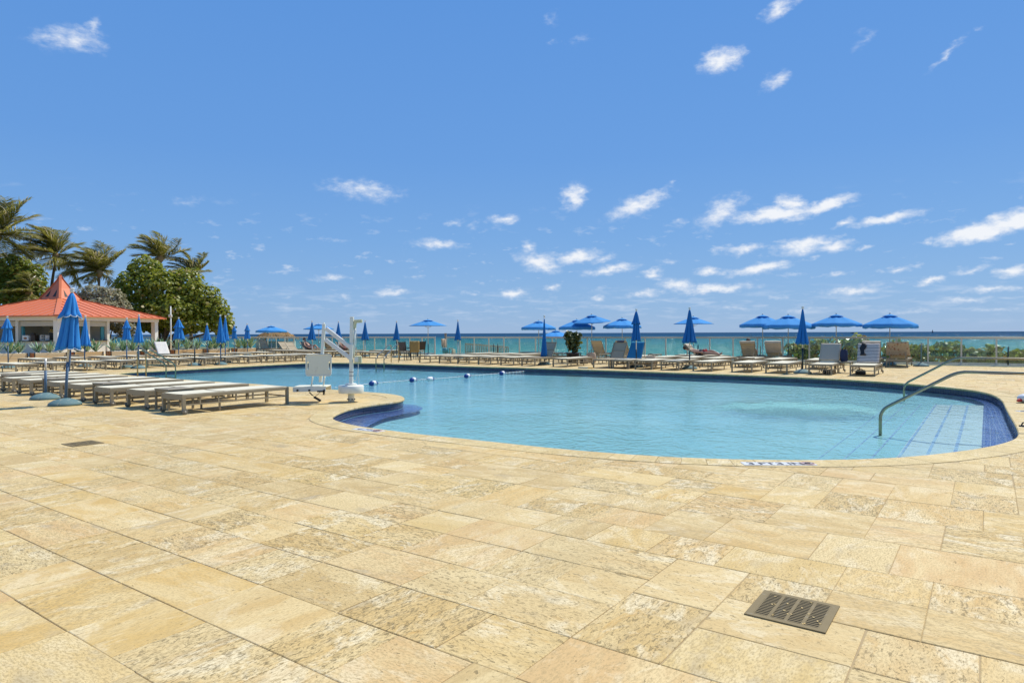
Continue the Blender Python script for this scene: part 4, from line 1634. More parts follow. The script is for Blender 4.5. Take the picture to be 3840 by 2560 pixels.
far_closed('small closed two-tier blue umbrella just left of the thatched hut', 927, 1214, 1270, 44.0, 13, 2, 43)
far_closed('closed backlit blue umbrella left of the pool lift arm', 1170, 1204, 1274, 40.0, 18, 1, 47, 0.0, 'blue_backlit', lower='pole')
far_closed('closed backlit blue umbrella seen behind the pool lift arms', 1269, 1206, 1267, 42.0, 14, 1, 53, 0.0, 'blue_backlit', lower='pole')
far_closed('closed backlit blue umbrella just right of the pool lift mast', 1369, 1203, 1274, 41.0, 17, 1, 59, 0.0, 'blue_backlit', lower='pole')
far_closed('closed backlit blue umbrella behind the far pool ladder', 1487, 1205, 1275, 39.0, 15, 1, 61, 0.0, 'blue_backlit', lower='pole_dark')
far_closed('closed backlit blue umbrella by the beach gate', 1717, 1201, 1275, 37.0, 14.5, 1, 67, 0.0, 'blue_backlit', lower='pole')
far_closed('very narrow closed backlit blue umbrella with cloth hanging low by the potted shrub', 2041, 1185, 1334, 29.5, 13, 1, 71, 0.0, 'blue_backlit', lower='pole_dark')
far_closed('closed backlit blue two-tier umbrella beside the blue towel lounger', 2386, 1161, 1277, 27.0, 20, 2, 73, 0.0, 'blue_backlit', lower='pole_dark', zsplit=0.72)
far_closed('wide closed backlit blue umbrella at the centre right of the far pool side', 2586, 1155, 1283, 25.6, 30, 1, 79, 0.0, 'blue_backlit', lower='pole_dark', zsplit=0.70)
far_closed('tall closed backlit blue umbrella beside the towelled loungers at right', 3010, 1152, 1288, 22.6, 26, 1, 83, 0.0, 'blue_backlit', lower='pole_dark', zsplit=0.86)
for lab, px, py, h, m_, b_ in (('empty umbrella stand at the pool\'s left end by the loungers', 730, 1371, 0.85, 'pole_dark', True), ('empty umbrella stand with pale pole at the right by the sea grape', 3454, 1373, 0.96, 'base', True), ('empty dark umbrella post near the right edge by the fence', 3780, 1376, 0.80, 'pole_dark', False),
                               ('empty dark umbrella post between the two raised fence loungers', 2851, 1352, 0.72, 'pole_dark', False), ('empty dark umbrella post before the sideways striped lounger', 2617, 1352, 0.78, 'pole_dark', False),
                               ('empty dark umbrella post, left of a pair behind the loungers', 1851, 1335, 0.75, 'pole_dark', True), ('empty dark umbrella post, right of a pair behind the loungers', 1866, 1334, 0.75, 'pole_dark', False)):
    stub(lab, G(px, py), h, m_, 0.0, b_)


def open_umbrella(label, px, ypeak, yrim, half_px, Y, valance=0.16, seed=0, tilt=(0, 0), n=8, vent=True, lower='pole', zbase=0.0, lower_h=0.75):
    rg = random.Random(seed)
    top = AT(px, ypeak, Y)
    zr = AT(px, yrim, Y).z
    Rr = half_px * Y / FPX
    root = thing('open_umbrella', label, 'umbrella', (top.x, Y, zbase), rg.uniform(0, 0.7), 'open blue umbrellas')
    zp, zr = top.z - zbase - 0.08, zr - zbase
    rt = Matrix.Rotation(tilt[0], 3, 'X') @ Matrix.Rotation(tilt[1], 3, 'Y')
    piv = Vector((0, 0, zp - 0.1))

    def T(p):
        return tuple(rt @ (Vector(p) - piv) + piv)
    MB().tube([(0, 0, 0.02), (0, 0, lower_h)], 0.024, 8).build('lower_pole', M[lower], root)
    MB().tube([(0, 0, lower_h), T((0, 0, zp - 0.2)), T((0, 0, zp + 0.02))], 0.018, 8).build('upper_pole', M['pole'], root)
    if zbase == 0.0:
        umbrella_base(root, 0.9)
    m = MB()
    nu, nv = n * 6, 8
    pts = []
    for j in range(nv):
        t = j / (nv - 1)
        for i in range(nu):
            a = 2 * math.pi * i / nu
            fr = (i % 6) / 6
            cx = math.cos(math.pi / n) / math.cos((fr - 0.5) * 2 * math.pi / n)
            sag = 0.05 * math.sin(math.pi * fr) * t * (1 - t) * 2
            r = 0.04 + (Rr - 0.04) * t * (cx * 0.7 + 0.3)
            z = zp + (zr - zp) * (0.80 * t + 0.20 * t * t) - sag * Rr
            pts.append(T((r * math.cos(a), r * math.sin(a), z)))
    last = []
    if valance:
        for i in range(nu):
            a = 2 * math.pi * i / nu
            fr = (i % 6) / 6
            cx = math.cos(math.pi / n) / math.cos((fr - 0.5) * 2 * math.pi / n)
            r = Rr * (cx * 0.7 + 0.3) * (1.0 + rg.uniform(-0.012, 0.02))
            last.append(T((r * math.cos(a), r * math.sin(a), zr - valance * (0.8 + 0.25 * math.sin(math.pi * fr)) + rg.uniform(-0.012, 0.012))))
    m.grid(pts + last, nu, nv + (1 if valance else 0), True, True)
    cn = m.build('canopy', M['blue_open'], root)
    solid_sheet(cn, 0.003)
    if vent:
        m = MB()
        vp = []
        for j in range(3):
            t = j / 2
            for i in range(n * 2):
                a = 2 * math.pi * i / (n * 2)
                r = 0.03 + 0.26 * Rr * t
                vp.append(T((r * math.cos(a), r * math.sin(a), zp + 0.035 + (zr - zp) * 0.80 * 0.26 * t)))
        m.grid(vp, n * 2, 3, True, True)
        solid_sheet(m.build('vent_cap', M['blue_open'], root), 0.003)
    for k in range(n):
        a = 2 * math.pi * k / n
        c, s = math.cos(a), math.sin(a)
        MB().tube([T((0.03 * c, 0.03 * s, zp - 0.03)), T((Rr * 0.5 * c, Rr * 0.5 * s, zp + (zr - zp) * 0.45 - 0.02)), T((Rr * 0.985 * c, Rr * 0.985 * s, zr + 0.004))], 0.008, 5).build('rib', M['pole'], root)
        MB().tube([T((0.03 * c, 0.03 * s, zr - 0.12)), T((Rr * 0.5 * c, Rr * 0.5 * s, zp + (zr - zp) * 0.45 - 0.03))], 0.006, 5).build('strut', M['pole'], root)
    f = MB()
    f.lathe([(0.020, -0.02), (0.032, 0.0), (0.020, 0.03), (0.034, 0.045), (0.034, 0.065), (0.010, 0.085)], 10, T((0, 0, zp + 0.03)))
    f.build('finial', M['finial'], root)
    return root


OU = open_umbrella
OU('open blue umbrella rising above the thatched hut', 1017, 1219, 1240, 57, 50.0, 0.14, 1)
OU('open blue umbrella behind the pool lift arm', 1195, 1212, 1233, 58, 47.0, 0.05, 2)
OU('open blue flat-rimmed umbrella near the beach gate', 1605, 1195, 1222, 72, 41.5, 0.0, 3, lower='pole_dark')
OU('open blue umbrella behind the very narrow closed one', 2020, 1200, 1228, 66, 38.0, 0.14, 4)
OU('open blue umbrella left behind, lower of the overlapping pair above the potted shrub', 2163, 1195, 1227, 70, 37.2, 0.14, 5)
OU('open blue tilted umbrella, higher of the overlapping pair above the potted shrub', 2219, 1177, 1207, 71, 36.2, 0.02, 6, tilt=(0.03, -0.10))
OU('open blue umbrella left of the closed two-tier backlit one', 2333, 1190, 1222, 74, 36.0, 0.14, 7)
OU('open blue flat-rimmed umbrella behind the wide closed backlit one', 2600, 1184, 1215, 78, 33.8, 0.0, 8)
OU('open blue umbrella, left of the overlapping pair at right', 2860, 1177, 1218, 84, 31.8, 0.13, 9)
OU('open blue umbrella, right of the overlapping pair at right', 2956, 1178, 1221, 93, 30.6, 0.16, 10, lower='pole_dark')
OU('open blue umbrella right of the tall closed backlit one', 3136, 1175, 1215, 87, 29.6, 0.12, 11)
OU('rightmost open blue umbrella, ruffled valance, before the sea', 3337, 1174, 1218, 92, 28.4, 0.15, 12, lower='dark')
OU('blue beach umbrella low beyond the fence beside the very narrow closed one', 2085, 1236, 1262, 60, 52.0, 0.1, 14, zbase=-3.2)

# ================================================================== RAILS
def arc_path(pts, rad, n=6):
    """polyline with rounded corners"""
    pts = [Vector(p) for p in pts]
    res = [pts[0]]
    for a, b, c in zip(pts, pts[1:], pts[2:]):
        u, v = (a - b), (c - b)
        r = min(rad, u.length * 0.45, v.length * 0.45)
        p0, p1 = b + u.normalized() * r, b + v.normalized() * r
        for k in range(n + 1):
            t = k / n
            res.append(p0 * (1 - t) ** 2 + b * 2 * t * (1 - t) + p1 * t * t)
    res.append(pts[-1])
    return res


def step_rail(label, v, wb):
    root = thing('pool_handrail', label, 'handrail', P(v, wb), 0, 'stainless handrails at the entry steps')
    o = P(v, wb)
    q = lambda w, z: P(v, w, z) - o
    MB().tube(arc_path([q(wb, FLOOR_Z + 0.02), q(wb, 0.16), q(wb - 1.02, 0.80), q(wb - 3.0, 0.80), q(wb - 3.0, 0.0)], 0.14), 0.0245, 12).build('tube', M['steel'], root)
    m = MB()
    m.lathe([(0.03, 0.0), (0.055, 0.0), (0.05, 0.015), (0.03, 0.02)], 14, q(wb - 3.0, 0.004))
    m.build('flange', M['steel'], root)


step_rail('near stainless handrail descending into the pool at the entry steps', *VW(G(3301, 1612, WATER_Z)))
step_rail('far stainless handrail descending into the pool at the entry steps', *VW(G(3390, 1489, WATER_Z)))


def ladder(label, feet, tops, water, bar_z=0.40, top_z=0.86):
    root = thing('pool_ladder', label, 'pool ladder', tuple(feet[0]), 0, 'stainless pool ladders')
    o = Vector(feet[0])
    for f, w in zip(feet, water):
        f, w = Vector(f), Vector(w)
        d = w - f
        mid = f + d * 0.18
        pts = [f + Vector((0, 0, 0.004)), f + Vector((0, 0, top_z)), mid + Vector((0, 0, top_z + 0.02)), Vector((w.x, w.y, 0.36)), Vector((w.x, w.y, FLOOR_Z + 0.02))]
        MB().tube([p - o for p in arc_path(pts, 0.13)], 0.022, 10).build('rail', M['steel'], root)
        MB().bar(f + Vector((0, 0, bar_z)) - o, Vector((w.x, w.y, bar_z - 0.05)) - o, 0.028, 0.028).build('guard_bar', M['steel'], root)
    a, b = Vector(water[0]), Vector(water[1])
    for z in (-0.10, -0.33):
        MB().bar(Vector((a.x, a.y, z)) - o, Vector((b.x, b.y, z)) - o, 0.07, 0.03).build('tread', M['steel'], root)


ladder('stainless ladder rails at the left end of the pool by the loungers', [G(516, 1412), G(548, 1414)], None, [Vector((-12.05, 23.2, 0)), Vector((-11.62, 23.0, 0))])
ladder('stainless ladder rails on the far side of the pool right of the lift', [G(1467, 1358), G(1495, 1358)], None, [G(1410, 1371), G(1440, 1372)], 0.36, 0.84)

# ================================================================== POOL LIFT
LY = 13.75
LB = G(1317, 1506)
LB = Vector((LB.x, LB.y, 0))
lift = thing('pool_lift', 'white pool access lift with seat, arms and mast on the peninsula', 'pool lift', LB)


def LP(px, py, dy=0.0):
    q = AT(px, py, LB.y + dy)
    return q - LB


MB().lathe([(0.064, 0.0), (0.066, 0.0), (0.064, 0.20)], 20).build('anchor_post', M['lift'], lift)
bo = MB()
for a in range(6):
    bo.box((0.073 * math.cos(a * 1.047), 0.073 * math.sin(a * 1.047), 0.055), (0.022, 0.022, 0.022), a)
bo.build('bolts', M['dark'], lift)
MB().lathe([(0.05, 0.185), (0.250, 0.185), (0.256, 0.195), (0.256, 0.325), (0.248, 0.338), (0.10, 0.350), (0.05, 0.350)], 40).build('turntable_drum', M['lift'], lift)
MB().lathe([(0.06, 0.349), (0.115, 0.349), (0.115, 0.372), (0.085, 0.385), (0.05, 0.385)], 24).build('collar', M['lift'], lift)
MB().bar((0, 0, 0.38), LP(1320, 1187), 0.072, 0.072, up=(0, 1, 0), ch=0.006).build('mast', M['lift'], lift)
bands = MB()
for py in (1324, 1394, 1408):
    c = LP(1318.0, py)
    bands.box(c, (0.080, 0.080, 0.008))
bands.build('strap_bands', M['dark'], lift)
MB().bar(LP(1329, 1205), LP(1358, 1203.5), 0.075, 0.068, ch=0.008).build('actuator_motor', M['box_plastic'], lift)
MB().bar(LP(1332, 1208), LP(1330, 1229), 0.062, 0.055, ch=0.006).build('actuator_bracket', M['box_plastic'], lift)
MB().tube([LP(1331, 1228), LP(1327, 1338)], 0.019, 10).build('actuator_rod', M['lift'], lift)
MB().box(LP(1343, 1347.5), (0.145, 0.10, 0.145), 0.1, ch=0.01).build('battery_box', M['box_plastic'], lift)
MB().box(LP(1336.5, 1347.5, -0.056), (0.075, 0.012, 0.10), 0.1).build('battery_panel', M['lift'], lift)
for dy in (-0.034, 0.034):
    pass
MB().bar(LP(1222, 1231, -0.05), LP(1319, 1306, -0.05), 0.050, 0.078, ch=0.006).build('upper_arm', M['white'], lift)
MB().bar(LP(1219, 1273, -0.05), LP(1317, 1345, -0.05), 0.050, 0.078, ch=0.006).build('lower_arm', M['white'], lift)
pl = MB()
pl.bar(LP(1319, 1292, -0.052), LP(1316, 1356, -0.052), 0.064, 0.064, up=(0, 1, 0))
pl.build('arm_bracket', M['lift'], lift)
MB().bar(LP(1215, 1214, -0.05), LP(1202, 1432, -0.05), 0.060, 0.062, up=(0, 1, 0), ch=0.006).build('seat_mast', M['lift'], lift)
MB().ball(LP(1214, 1212.5, -0.05), 0.022).build('mast_cap', M['lift'], lift)
# seat back panel: rounded plate with two hand slots
def rounded(w, h, r, n=6):
    res = []
    for cx, cz, a0 in ((w / 2 - r, h / 2 - r, 0), (-w / 2 + r, h / 2 - r, 90), (-w / 2 + r, -h / 2 + r, 180), (w / 2 - r, -h / 2 + r, 270)):
        for k in range(n + 1):
            a = R(a0 + 90 * k / n)
            res.append((cx + r * math.cos(a), cz + r * math.sin(a)))
    return res


def plate(name, outer, holes, th, mat, parent, loc, rz=0.0, rx=0.0):
    bm = bmesh.new()
    es = []
    for lp_ in [outer] + holes:
        vs = [bm.verts.new((p[0], 0, p[1])) for p in lp_]
        for a, b in zip(vs, vs[1:] + vs[:1]):
            es.append(bm.edges.new((a, b)))
    bmesh.ops.triangle_fill(bm, use_beauty=True, edges=es, normal=(0, -1, 0))
    ex = bmesh.ops.extrude_face_region(bm, geom=bm.faces[:])
    bmesh.ops.translate(bm, verts=[e for e in ex['geom'] if isinstance(e, bmesh.types.BMVert)], vec=(0, th, 0))
    bmesh.ops.recalc_face_normals(bm, faces=bm.faces[:])
    me = bpy.data.meshes.new(name)
    bm.to_mesh(me)
    bm.free()
    me.materials.append(mat)
    o = link(name, me, parent)
    o.location = loc
    o.rotation_euler = (rx, 0, rz)
    return o


slot = lambda cx: [(cx + x, z - 0.01) for x, z in rounded(0.030, 0.17, 0.014, 4)]
bk = plate('seat_back', rounded(0.515, 0.445, 0.055), [slot(-0.215), slot(0.215)], 0.03, M['lift_plastic'], lift, LP(1194.5, 1368.5, -0.14), 0.05, R(-4))
rim = MB()
rim.tube([(x, -0.004, z) for x, z in rounded(0.505, 0.435, 0.055)] + [(0.2525, -0.004, 0.1625)], 0.010, 6, False)
rim.build('rim', M['lift'], bk)
bt = MB()
for x, z in ((-0.2, 0.18), (0.2, 0.18), (0.0, 0.185), (0.0, -0.2), (-0.05, -0.08), (0.02, 0.06), (0.07, -0.02), (-0.2, -0.18), (0.2, -0.18)):
    bt.box((x, -0.004, z), (0.028 if abs(x) == 0.2 else 0.016, 0.008, 0.010), 0)
bt.build('bolt_heads', M['lift'], bk)
for px in (1171, 1216):
    MB().tube([LP(px + 2, 1406, -0.10), LP(px, 1425, -0.10), LP(px - 4, 1450, -0.12)], 0.016, 8).build('back_support', M['lift'], lift)
seat = MB()
sp = [LP(1099, 1452, -0.20), LP(1222, 1450, -0.16)]
seat.bar(sp[0] + Vector((0, 0.20, 0.0)), sp[1] + Vector((0, 0.20, 0.0)), 0.44, 0.030, ch=0.008)
seat.build('seat_pan', M['lift_plastic'], lift)
MB().bar(sp[0] + Vector((0.0, -0.012, -0.05)), sp[1] + Vector((0, -0.012, -0.045)), 0.022, 0.085).build('seat_side', M['lift'], lift)
MB().bar(sp[0] + Vector((0.05, 0.40, -0.05)), sp[1] + Vector((0, 0.40, -0.045)), 0.022, 0.085).build('seat_side', M['lift'], lift)
for px in (1116, 1160):
    c = LP(px, 1463, -0.215)
    MB().tube([c, c + Vector((0, -0.012, 0))], 0.022, 14).build('bolt', M['dark'], lift)
MB().bar(LP(1190, 1467, -0.19), LP(1218, 1467, -0.19), 0.03, 0.03).build('footrest_bracket', M['dark'], lift)
MB().bar(LP(1216, 1460, -0.19), LP(1214, 1480, -0.19), 0.03, 0.030).build('footrest_stop', M['dark'], lift)
st_ = MB()
prev = None
strap = [LP(1160, 1470, -0.2), LP(1172, 1482, -0.22), LP(1180, 1489, -0.2), LP(1192, 1478, -0.2), LP(1202, 1468, -0.2)]
for a, b in zip(strap, strap[1:]):
    st_.bar(a, b, 0.035, 0.006)
st_.build('safety_strap', M['black'], lift)
MB().bar(LP(1178, 1488, -0.2), LP(1202, 1502, -0.22), 0.045, 0.035).build('strap_buckle', M['black'], lift)
cb = MB()
cb.tube([LP(1345, 1361), LP(1344, 1375), LP(1341, 1400), LP(1336, 1424), LP(1328, 1428), LP(1322, 1420)], 0.006, 6)
cb.tube([LP(1342, 1362), LP(1345, 1400), LP(1346, 1440)], 0.004, 6)
cb.tube([LP(1334, 1228), LP(1338, 1258), LP(1334, 1300), LP(1336, 1336)], 0.004, 6)
cb.build('cables', M['lift'], lift)

# ================================================================== FLOAT LINE
FL = [(1400, 1437), (1550, 1424), (1614, 1421.5), (1753, 1409.5), (1884, 1399)]
rope_pts = [G(1216, 1460, WATER_Z + 0.01)] + [G(x, y, WATER_Z + 0.02) for x, y in FL] + [G(1975, 1391, WATER_Z + 0.02)]
rope_pts[0] = Vector((rope_pts[0].x + 0.1, rope_pts[0].y + 0.25, WATER_Z + 0.02))
ro = thing('float_rope', 'white beaded safety rope stretched across the pool', 'rope')
MB().tube(rope_pts, 0.009, 6).build('line', M['rope'], ro)
beads = MB()
for a, b in zip(rope_pts, rope_pts[1:]):
    n = max(2, int((b - a).length / 0.22))
    for k in range(1, n):
        if random.random() < 0.75:
            beads.ball(a.lerp(b, k / n), (0.030, 0.030, 0.022), 6, 4)
tag(beads.build('beads', M['rope'], ro), kind='stuff')
lane_rz = math.atan2(rope_pts[-1].y - rope_pts[0].y, rope_pts[-1].x - rope_pts[0].x)
FLAB = ['nearest the pool lift', 'second from the pool lift', 'third from the pool lift, mostly white', 'fourth from the pool lift', 'farthest from the pool lift']
for k, (x, y) in enumerate(FL):
    p = G(x, y, WATER_Z + 0.03)
    f = thing('lane_float', 'blue and white rope float, %s' % FLAB[k], 'float', p, lane_rz, 'floats on the safety rope')
    sgn = -1 if k == 2 else 1
    for seg, (x0, x1, mt) in enumerate(((-0.15, -0.05, 'float_blue'), (-0.05, 0.06, 'rope'), (0.06, 0.15, 'float_blue' if k != 2 else 'rope'))):
        pr = []
        for j in range(7):
            xx = x0 + (x1 - x0) * j / 6
            r = 0.085 * max(0.25, 1 - (abs(xx) / 0.155) ** 3.5) ** 0.5
            pr.append((xx * sgn, r))
        m = MB()
        m.tube([(q[0], 0, 0) for q in pr], [q[1] for q in pr], 14)
        m.build('blue_shell' if mt == 'float_blue' else 'white_band', M[mt], f)

# ================================================================== DRAINS, MARKERS
def drain(label, loc, rz, size=0.372):
    root = thing('floor_drain', label, 'drain', loc, rz, 'bronze floor drains')
    s = size
    MB().box((0, 0, 0.0016), (s - 0.02, s - 0.02, 0.003)).build('pit', M['void'], root)  # flat plate painted near-black as the shade below the slats
    fr = MB()
    for a in range(4):
        an = a * math.pi / 2
        fr.box((math.cos(an) * (s / 2 - 0.016), math.sin(an) * (s / 2 - 0.016), 0.0025), (0.032, s - (0.0 if a % 2 else 0.064), 0.007), an)
    fr.build('rim', M['bronze'], root)
    for k in range(5):
        x = -s / 2 + 0.032 + (s - 0.064) * k / 4
        MB().box((x, 0, 0.0036), (0.016, s - 0.064, 0.0042)).build('rib', M['bronze'], root)
    n = 15
    bar = MB().box((0, 0, 0.0034), (s - 0.066, (s - 0.064) / n * 0.44, 0.0036)).mesh('slat', M['bronze'])
    for k in range(n):
        o = link('slat', bar, root)
        o.location = (0, -s / 2 + 0.032 + (s - 0.064) * (k + 0.5) / n, 0)
    lf = MB()
    rg = random.Random(3)
    for k in range(16):
        lf.box((rg.uniform(-0.15, 0.15), rg.uniform(-0.15, 0.15), 0.006), (0.012, 0.007, 0.003), rg.uniform(0, 3))
    tag(lf.build('debris', M['paver'], root), kind='stuff')


dc = (G(2799, 2310) + G(2866, 2212) + G(3138, 2273) + G(3099, 2374)) / 4
drain('square bronze slotted drain cover in the foreground paving', (dc.x, dc.y, 0.0012), RZ2)
d2 = G(311, 1663)
drain('small bronze drain cover in the paving at the left', (d2.x, d2.y, 0.0012), RZ2, 0.36)


def text_mesh(body, size, mat, parent, loc, rz=0.0, align='LEFT'):
    cu = bpy.data.curves.new('lettering', 'FONT')
    cu.body = body
    cu.size = size
    cu.align_x = align
    cu.extrude = 0.0006
    cu.offset = size * 0.022
    t = bpy.data.objects.new('lettering', cu)
    COL.objects.link(t)
    bpy.context.view_layer.update()
    dg = bpy.context.evaluated_depsgraph_get()
    me = bpy.data.meshes.new_from_object(t.evaluated_get(dg))
    bpy.data.objects.remove(t)
    me.materials.clear()
    me.materials.append(mat)
    o = link('lettering', me, parent)
    o.location = loc
    o.rotation_euler = (0, 0, rz)
    return o


def no_diving(parent, c, r):
    m = MB()
    q = [(c[0] + r * math.cos(a * 0.2618), c[1] + r * math.sin(a * 0.2618), c[2]) for a in range(25)]
    m.tube(q, 0.006, 5, False)
    m.bar((c[0] - r * 0.7, c[1] + r * 0.7, c[2]), (c[0] + r * 0.7, c[1] - r * 0.7, c[2]), 0.012, 0.004)
    m.build('prohibition_ring', M['redink'], parent)
    d = MB()
    d.tube([(c[0] - r * 0.45, c[1] - r * 0.1, c[2]), (c[0] + r * 0.1, c[1] + r * 0.15, c[2]), (c[0] + r * 0.5, c[1] + r * 0.35, c[2])], 0.008, 5)
    d.ball((c[0] - r * 0.15, c[1] + r * 0.38, c[2]), (0.016, 0.016, 0.004), 8, 4)
    d.tube([(c[0] - r * 0.8, c[1] - r * 0.45, c[2]), (c[0] - r * 0.2, c[1] - r * 0.38, c[2]), (c[0] + r * 0.3, c[1] - r * 0.48, c[2]), (c[0] + r * 0.8, c[1] - r * 0.4, c[2])], 0.006, 5)
    d.build('diver_figure', M['ink'], parent)


def marker(label, pxa, pxb, ntiles, text, symbol):
    a, b = G(*pxa), G(*pxb)
    d = b - a
    L = d.length
    rz = math.atan2(d.y, d.x)
    root = thing('depth_marker', label, 'depth marker', (a.x, a.y, 0.0045), rz, 'depth markers on the coping')
    tw = L / ntiles
    hh = 0.16
    for k in range(ntiles):
        MB().box((tw * (k + 0.5), 0, 0.001), (tw - 0.004, hh, 0.005)).build('tile', M['plaque'], root)
    for (x, t) in text:
        text_mesh(t, hh * 1.02, M['ink'], root, (x * tw, -hh * 0.36, 0.0042))
    if symbol is not None:
        no_diving(root, (symbol * tw, 0, 0.0045), hh * 0.42)


marker('white depth marker reading 3 FT. 3 IN. with no-diving symbol, centre right', (2784, 1739.5), (3056, 1740), 5, [(0.30, '3'), (1.08, 'FT.'), (2.30, '3'), (3.10, 'IN.')], 4.5)
marker('white depth marker reading 4 FT. at the left of the near edge', (1334, 1607.5), (1432, 1618.5), 3, [(0.30, '4'), (1.05, 'FT.')], 2.5)
marker('white depth marker cut off by the right edge of the picture', (3814, 1542), (3880, 1543), 3, [(0.30, '3'), (1.08, 'FT.')], 2.5)

# ================================================================== BAR PAVILION
PC = AT(216, 1270, 44.0)
PC = Vector((PC.x, PC.y, 0))
PRZ = math.atan2(0.975, 0.22)
S = 9.0
pav = thing('poolside_bar', 'open white poolside bar with coral metal roof and pointed cupola', 'bar', PC, PRZ)
EZ = 2.70
for x, y in ((0.17, 0.17), (S - 0.17, 0.17), (0.17, S - 0.17), (S - 0.17, S - 0.17)):
    MB().box((x, y, 1.2), (0.34, 0.34, 2.4), ch=0.02).build('column', M['white'], pav)
for a, b in (((0, 0), (S, 0)), ((0, 0), (0, S)), ((S, 0), (S, S)), ((0, S), (S, S))):
    pa, pb = Vector((*a, 2.52)), Vector((*b, 2.52))
    d_ = (pb - pa).normalized()
    if a[0] == b[0]:
        pa, pb = pa + d_ * 0.08, pb - d_ * 0.08
    MB().bar(pa, pb, 0.14, 0.30).build('fascia_beam', M['white'], pav)
    n_ = Vector((d_.y, -d_.x, 0))
    out_ = n_ if (Vector((S / 2, S / 2, 0)) - pa).dot(n_) < 0 else -n_
    MB().bar(pa + out_ * 0.10 + Vector((0, 0, 0.12)), pb + out_ * 0.10 + Vector((0, 0, 0.12)), 0.05, 0.09).build('trim_board', M['wall'], pav)
# hipped roof with standing seams
OV, TZ, HS = 0.42, 4.02, 0.86
cx = S / 2
lo = [Vector((-OV, -OV, EZ)), Vector((S + OV, -OV, EZ)), Vector((S + OV, S + OV, EZ)), Vector((-OV, S + OV, EZ))]
hi = [Vector((cx - HS, cx - HS, TZ)), Vector((cx + HS, cx - HS, TZ)), Vector((cx + HS, cx + HS, TZ)), Vector((cx - HS, cx + HS, TZ))]
for k in range(4):
    a, b, c_, d_ = lo[k], lo[(k + 1) % 4], hi[(k + 1) % 4], hi[k]
    m = MB()
    th = Vector((0, 0, -0.06))
    m.add([a, b, c_, d_, a + th, b + th, c_ + th, d_ + th], [(0, 1, 2, 3), (7, 6, 5, 4), (0, 4, 5, 1)])
    m.build('roof_panel', M['roof'], pav)
    L = (b - a).length
    e = (b - a).normalized()
    upv = ((d_ + c_) / 2 - (a + b) / 2)
    Hs = upv.length
    upn = upv.normalized()
    nrm = e.cross(upn).normalized()
    half_top = HS
    run = (L - 2 * HS) / 2
    n = 14
    for i in range(1, n):
        s = L * i / n
        t = min(1.0, s / run, (L - s) / run)
        p0 = a + e * s + nrm * 0.012
        p1 = p0 + upv * (t * 0.985)
        if t > 0.05:
            MB().bar(p0, p1, 0.03, 0.06, up=nrm).build('roof_seam', M['roof'], pav)
    MB().bar(a + Vector((0, 0, 0.02)), d_ + Vector((0, 0, 0.03)), 0.30, 0.035).build('hip_cap', M['roof'], pav)
    MB().bar(a + Vector((0, 0, -0.055)), b + Vector((0, 0, -0.055)), 0.05, 0.07).build('roof_edge', M['roof'], pav)
cup = MB()
prof = [(HS * 1.12, TZ - 0.05), (HS * 1.08, TZ + 0.02), (HS * 0.55, TZ + 0.80), (HS * 0.22, TZ + 1.38), (0.015, TZ + 1.80)]
vs, fs = [], []
for r, z in prof:
    for sx, sy in ((-1, -1), (1, -1), (1, 1), (-1, 1)):
        vs.append((cx + sx * r, cx + sy * r, z))
for j in range(len(prof) - 1):
    for i in range(4):
        p, q = j * 4 + i, j * 4 + (i + 1) % 4
        fs.append((p, q, q + 4, p + 4))
cup.add(vs, fs)
co = cup.build('cupola', M['roof'], pav)
for sx, sy in ((-1, -1), (1, -1), (1, 1), (-1, 1)):
    for (r0, z0), (r1, z1) in zip(prof[1:], prof[2:]):
        MB().bar((cx + sx * r0, cx + sy * r0, z0 + 0.01), (cx + sx * r1, cx + sy * r1, z1 + 0.01), 0.16, 0.04).build('ridge_cap', M['roof'], co)
for face in range(4):
    rot = Matrix.Rotation(face * math.pi / 2, 3, 'Z')
    for sg in (-1, 1):
        tri = [Vector((sg * 0.18, -HS * 0.95, TZ + 0.16)), Vector((sg * 0.46, -HS * 0.95, TZ + 0.16)), Vector((sg * 0.26, -HS * 0.62, TZ + 0.70))]
        m = MB()
        pts_ = []
        for v in tri:
            w_ = v.copy()
            zz = w_.z - TZ
            w_.y = -(HS * (1.08 - (1.08 - 0.55) * (zz - 0.02) / 0.78)) - 0.012
            pts_.append(rot @ w_ + Vector((cx, cx, 0)))
        off_ = rot @ Vector((0, 0.03, 0))
        m.add(pts_ + [p + off_ for p in pts_], [(0, 1, 2), (5, 4, 3), (0, 3, 4, 1), (1, 4, 5, 2), (2, 5, 3, 0)])
        m.build('louver', M['dark'], co)
# kiosk walls, shutters and openings
def bay(axis, s0, s1, open_=True, slats=6):
    def q(s, depth, z):
        return (s, depth, z) if axis == 0 else (depth, s, z)
    L = s1 - s0
    sz = lambda l, d, h: (l, d, h) if axis == 0 else (d, l, h)
    MB().box(q((s0 + s1) / 2, 0.20, 0.48), sz(L, 0.14, 0.96)).build('counter_front', M['wall'], pav)
    MB().box(q((s0 + s1) / 2, 0.20, 0.985), sz(L, 0.42, 0.05)).build('counter_top', M['dark'], pav)
    for k in range(slats):
        z = 2.34 - 0.058 * (k + 0.5)
        MB().box(q((s0 + s1) / 2, 0.16, z), sz(L, 0.03, 0.050)).build('shutter_slat', M['slat'], pav)


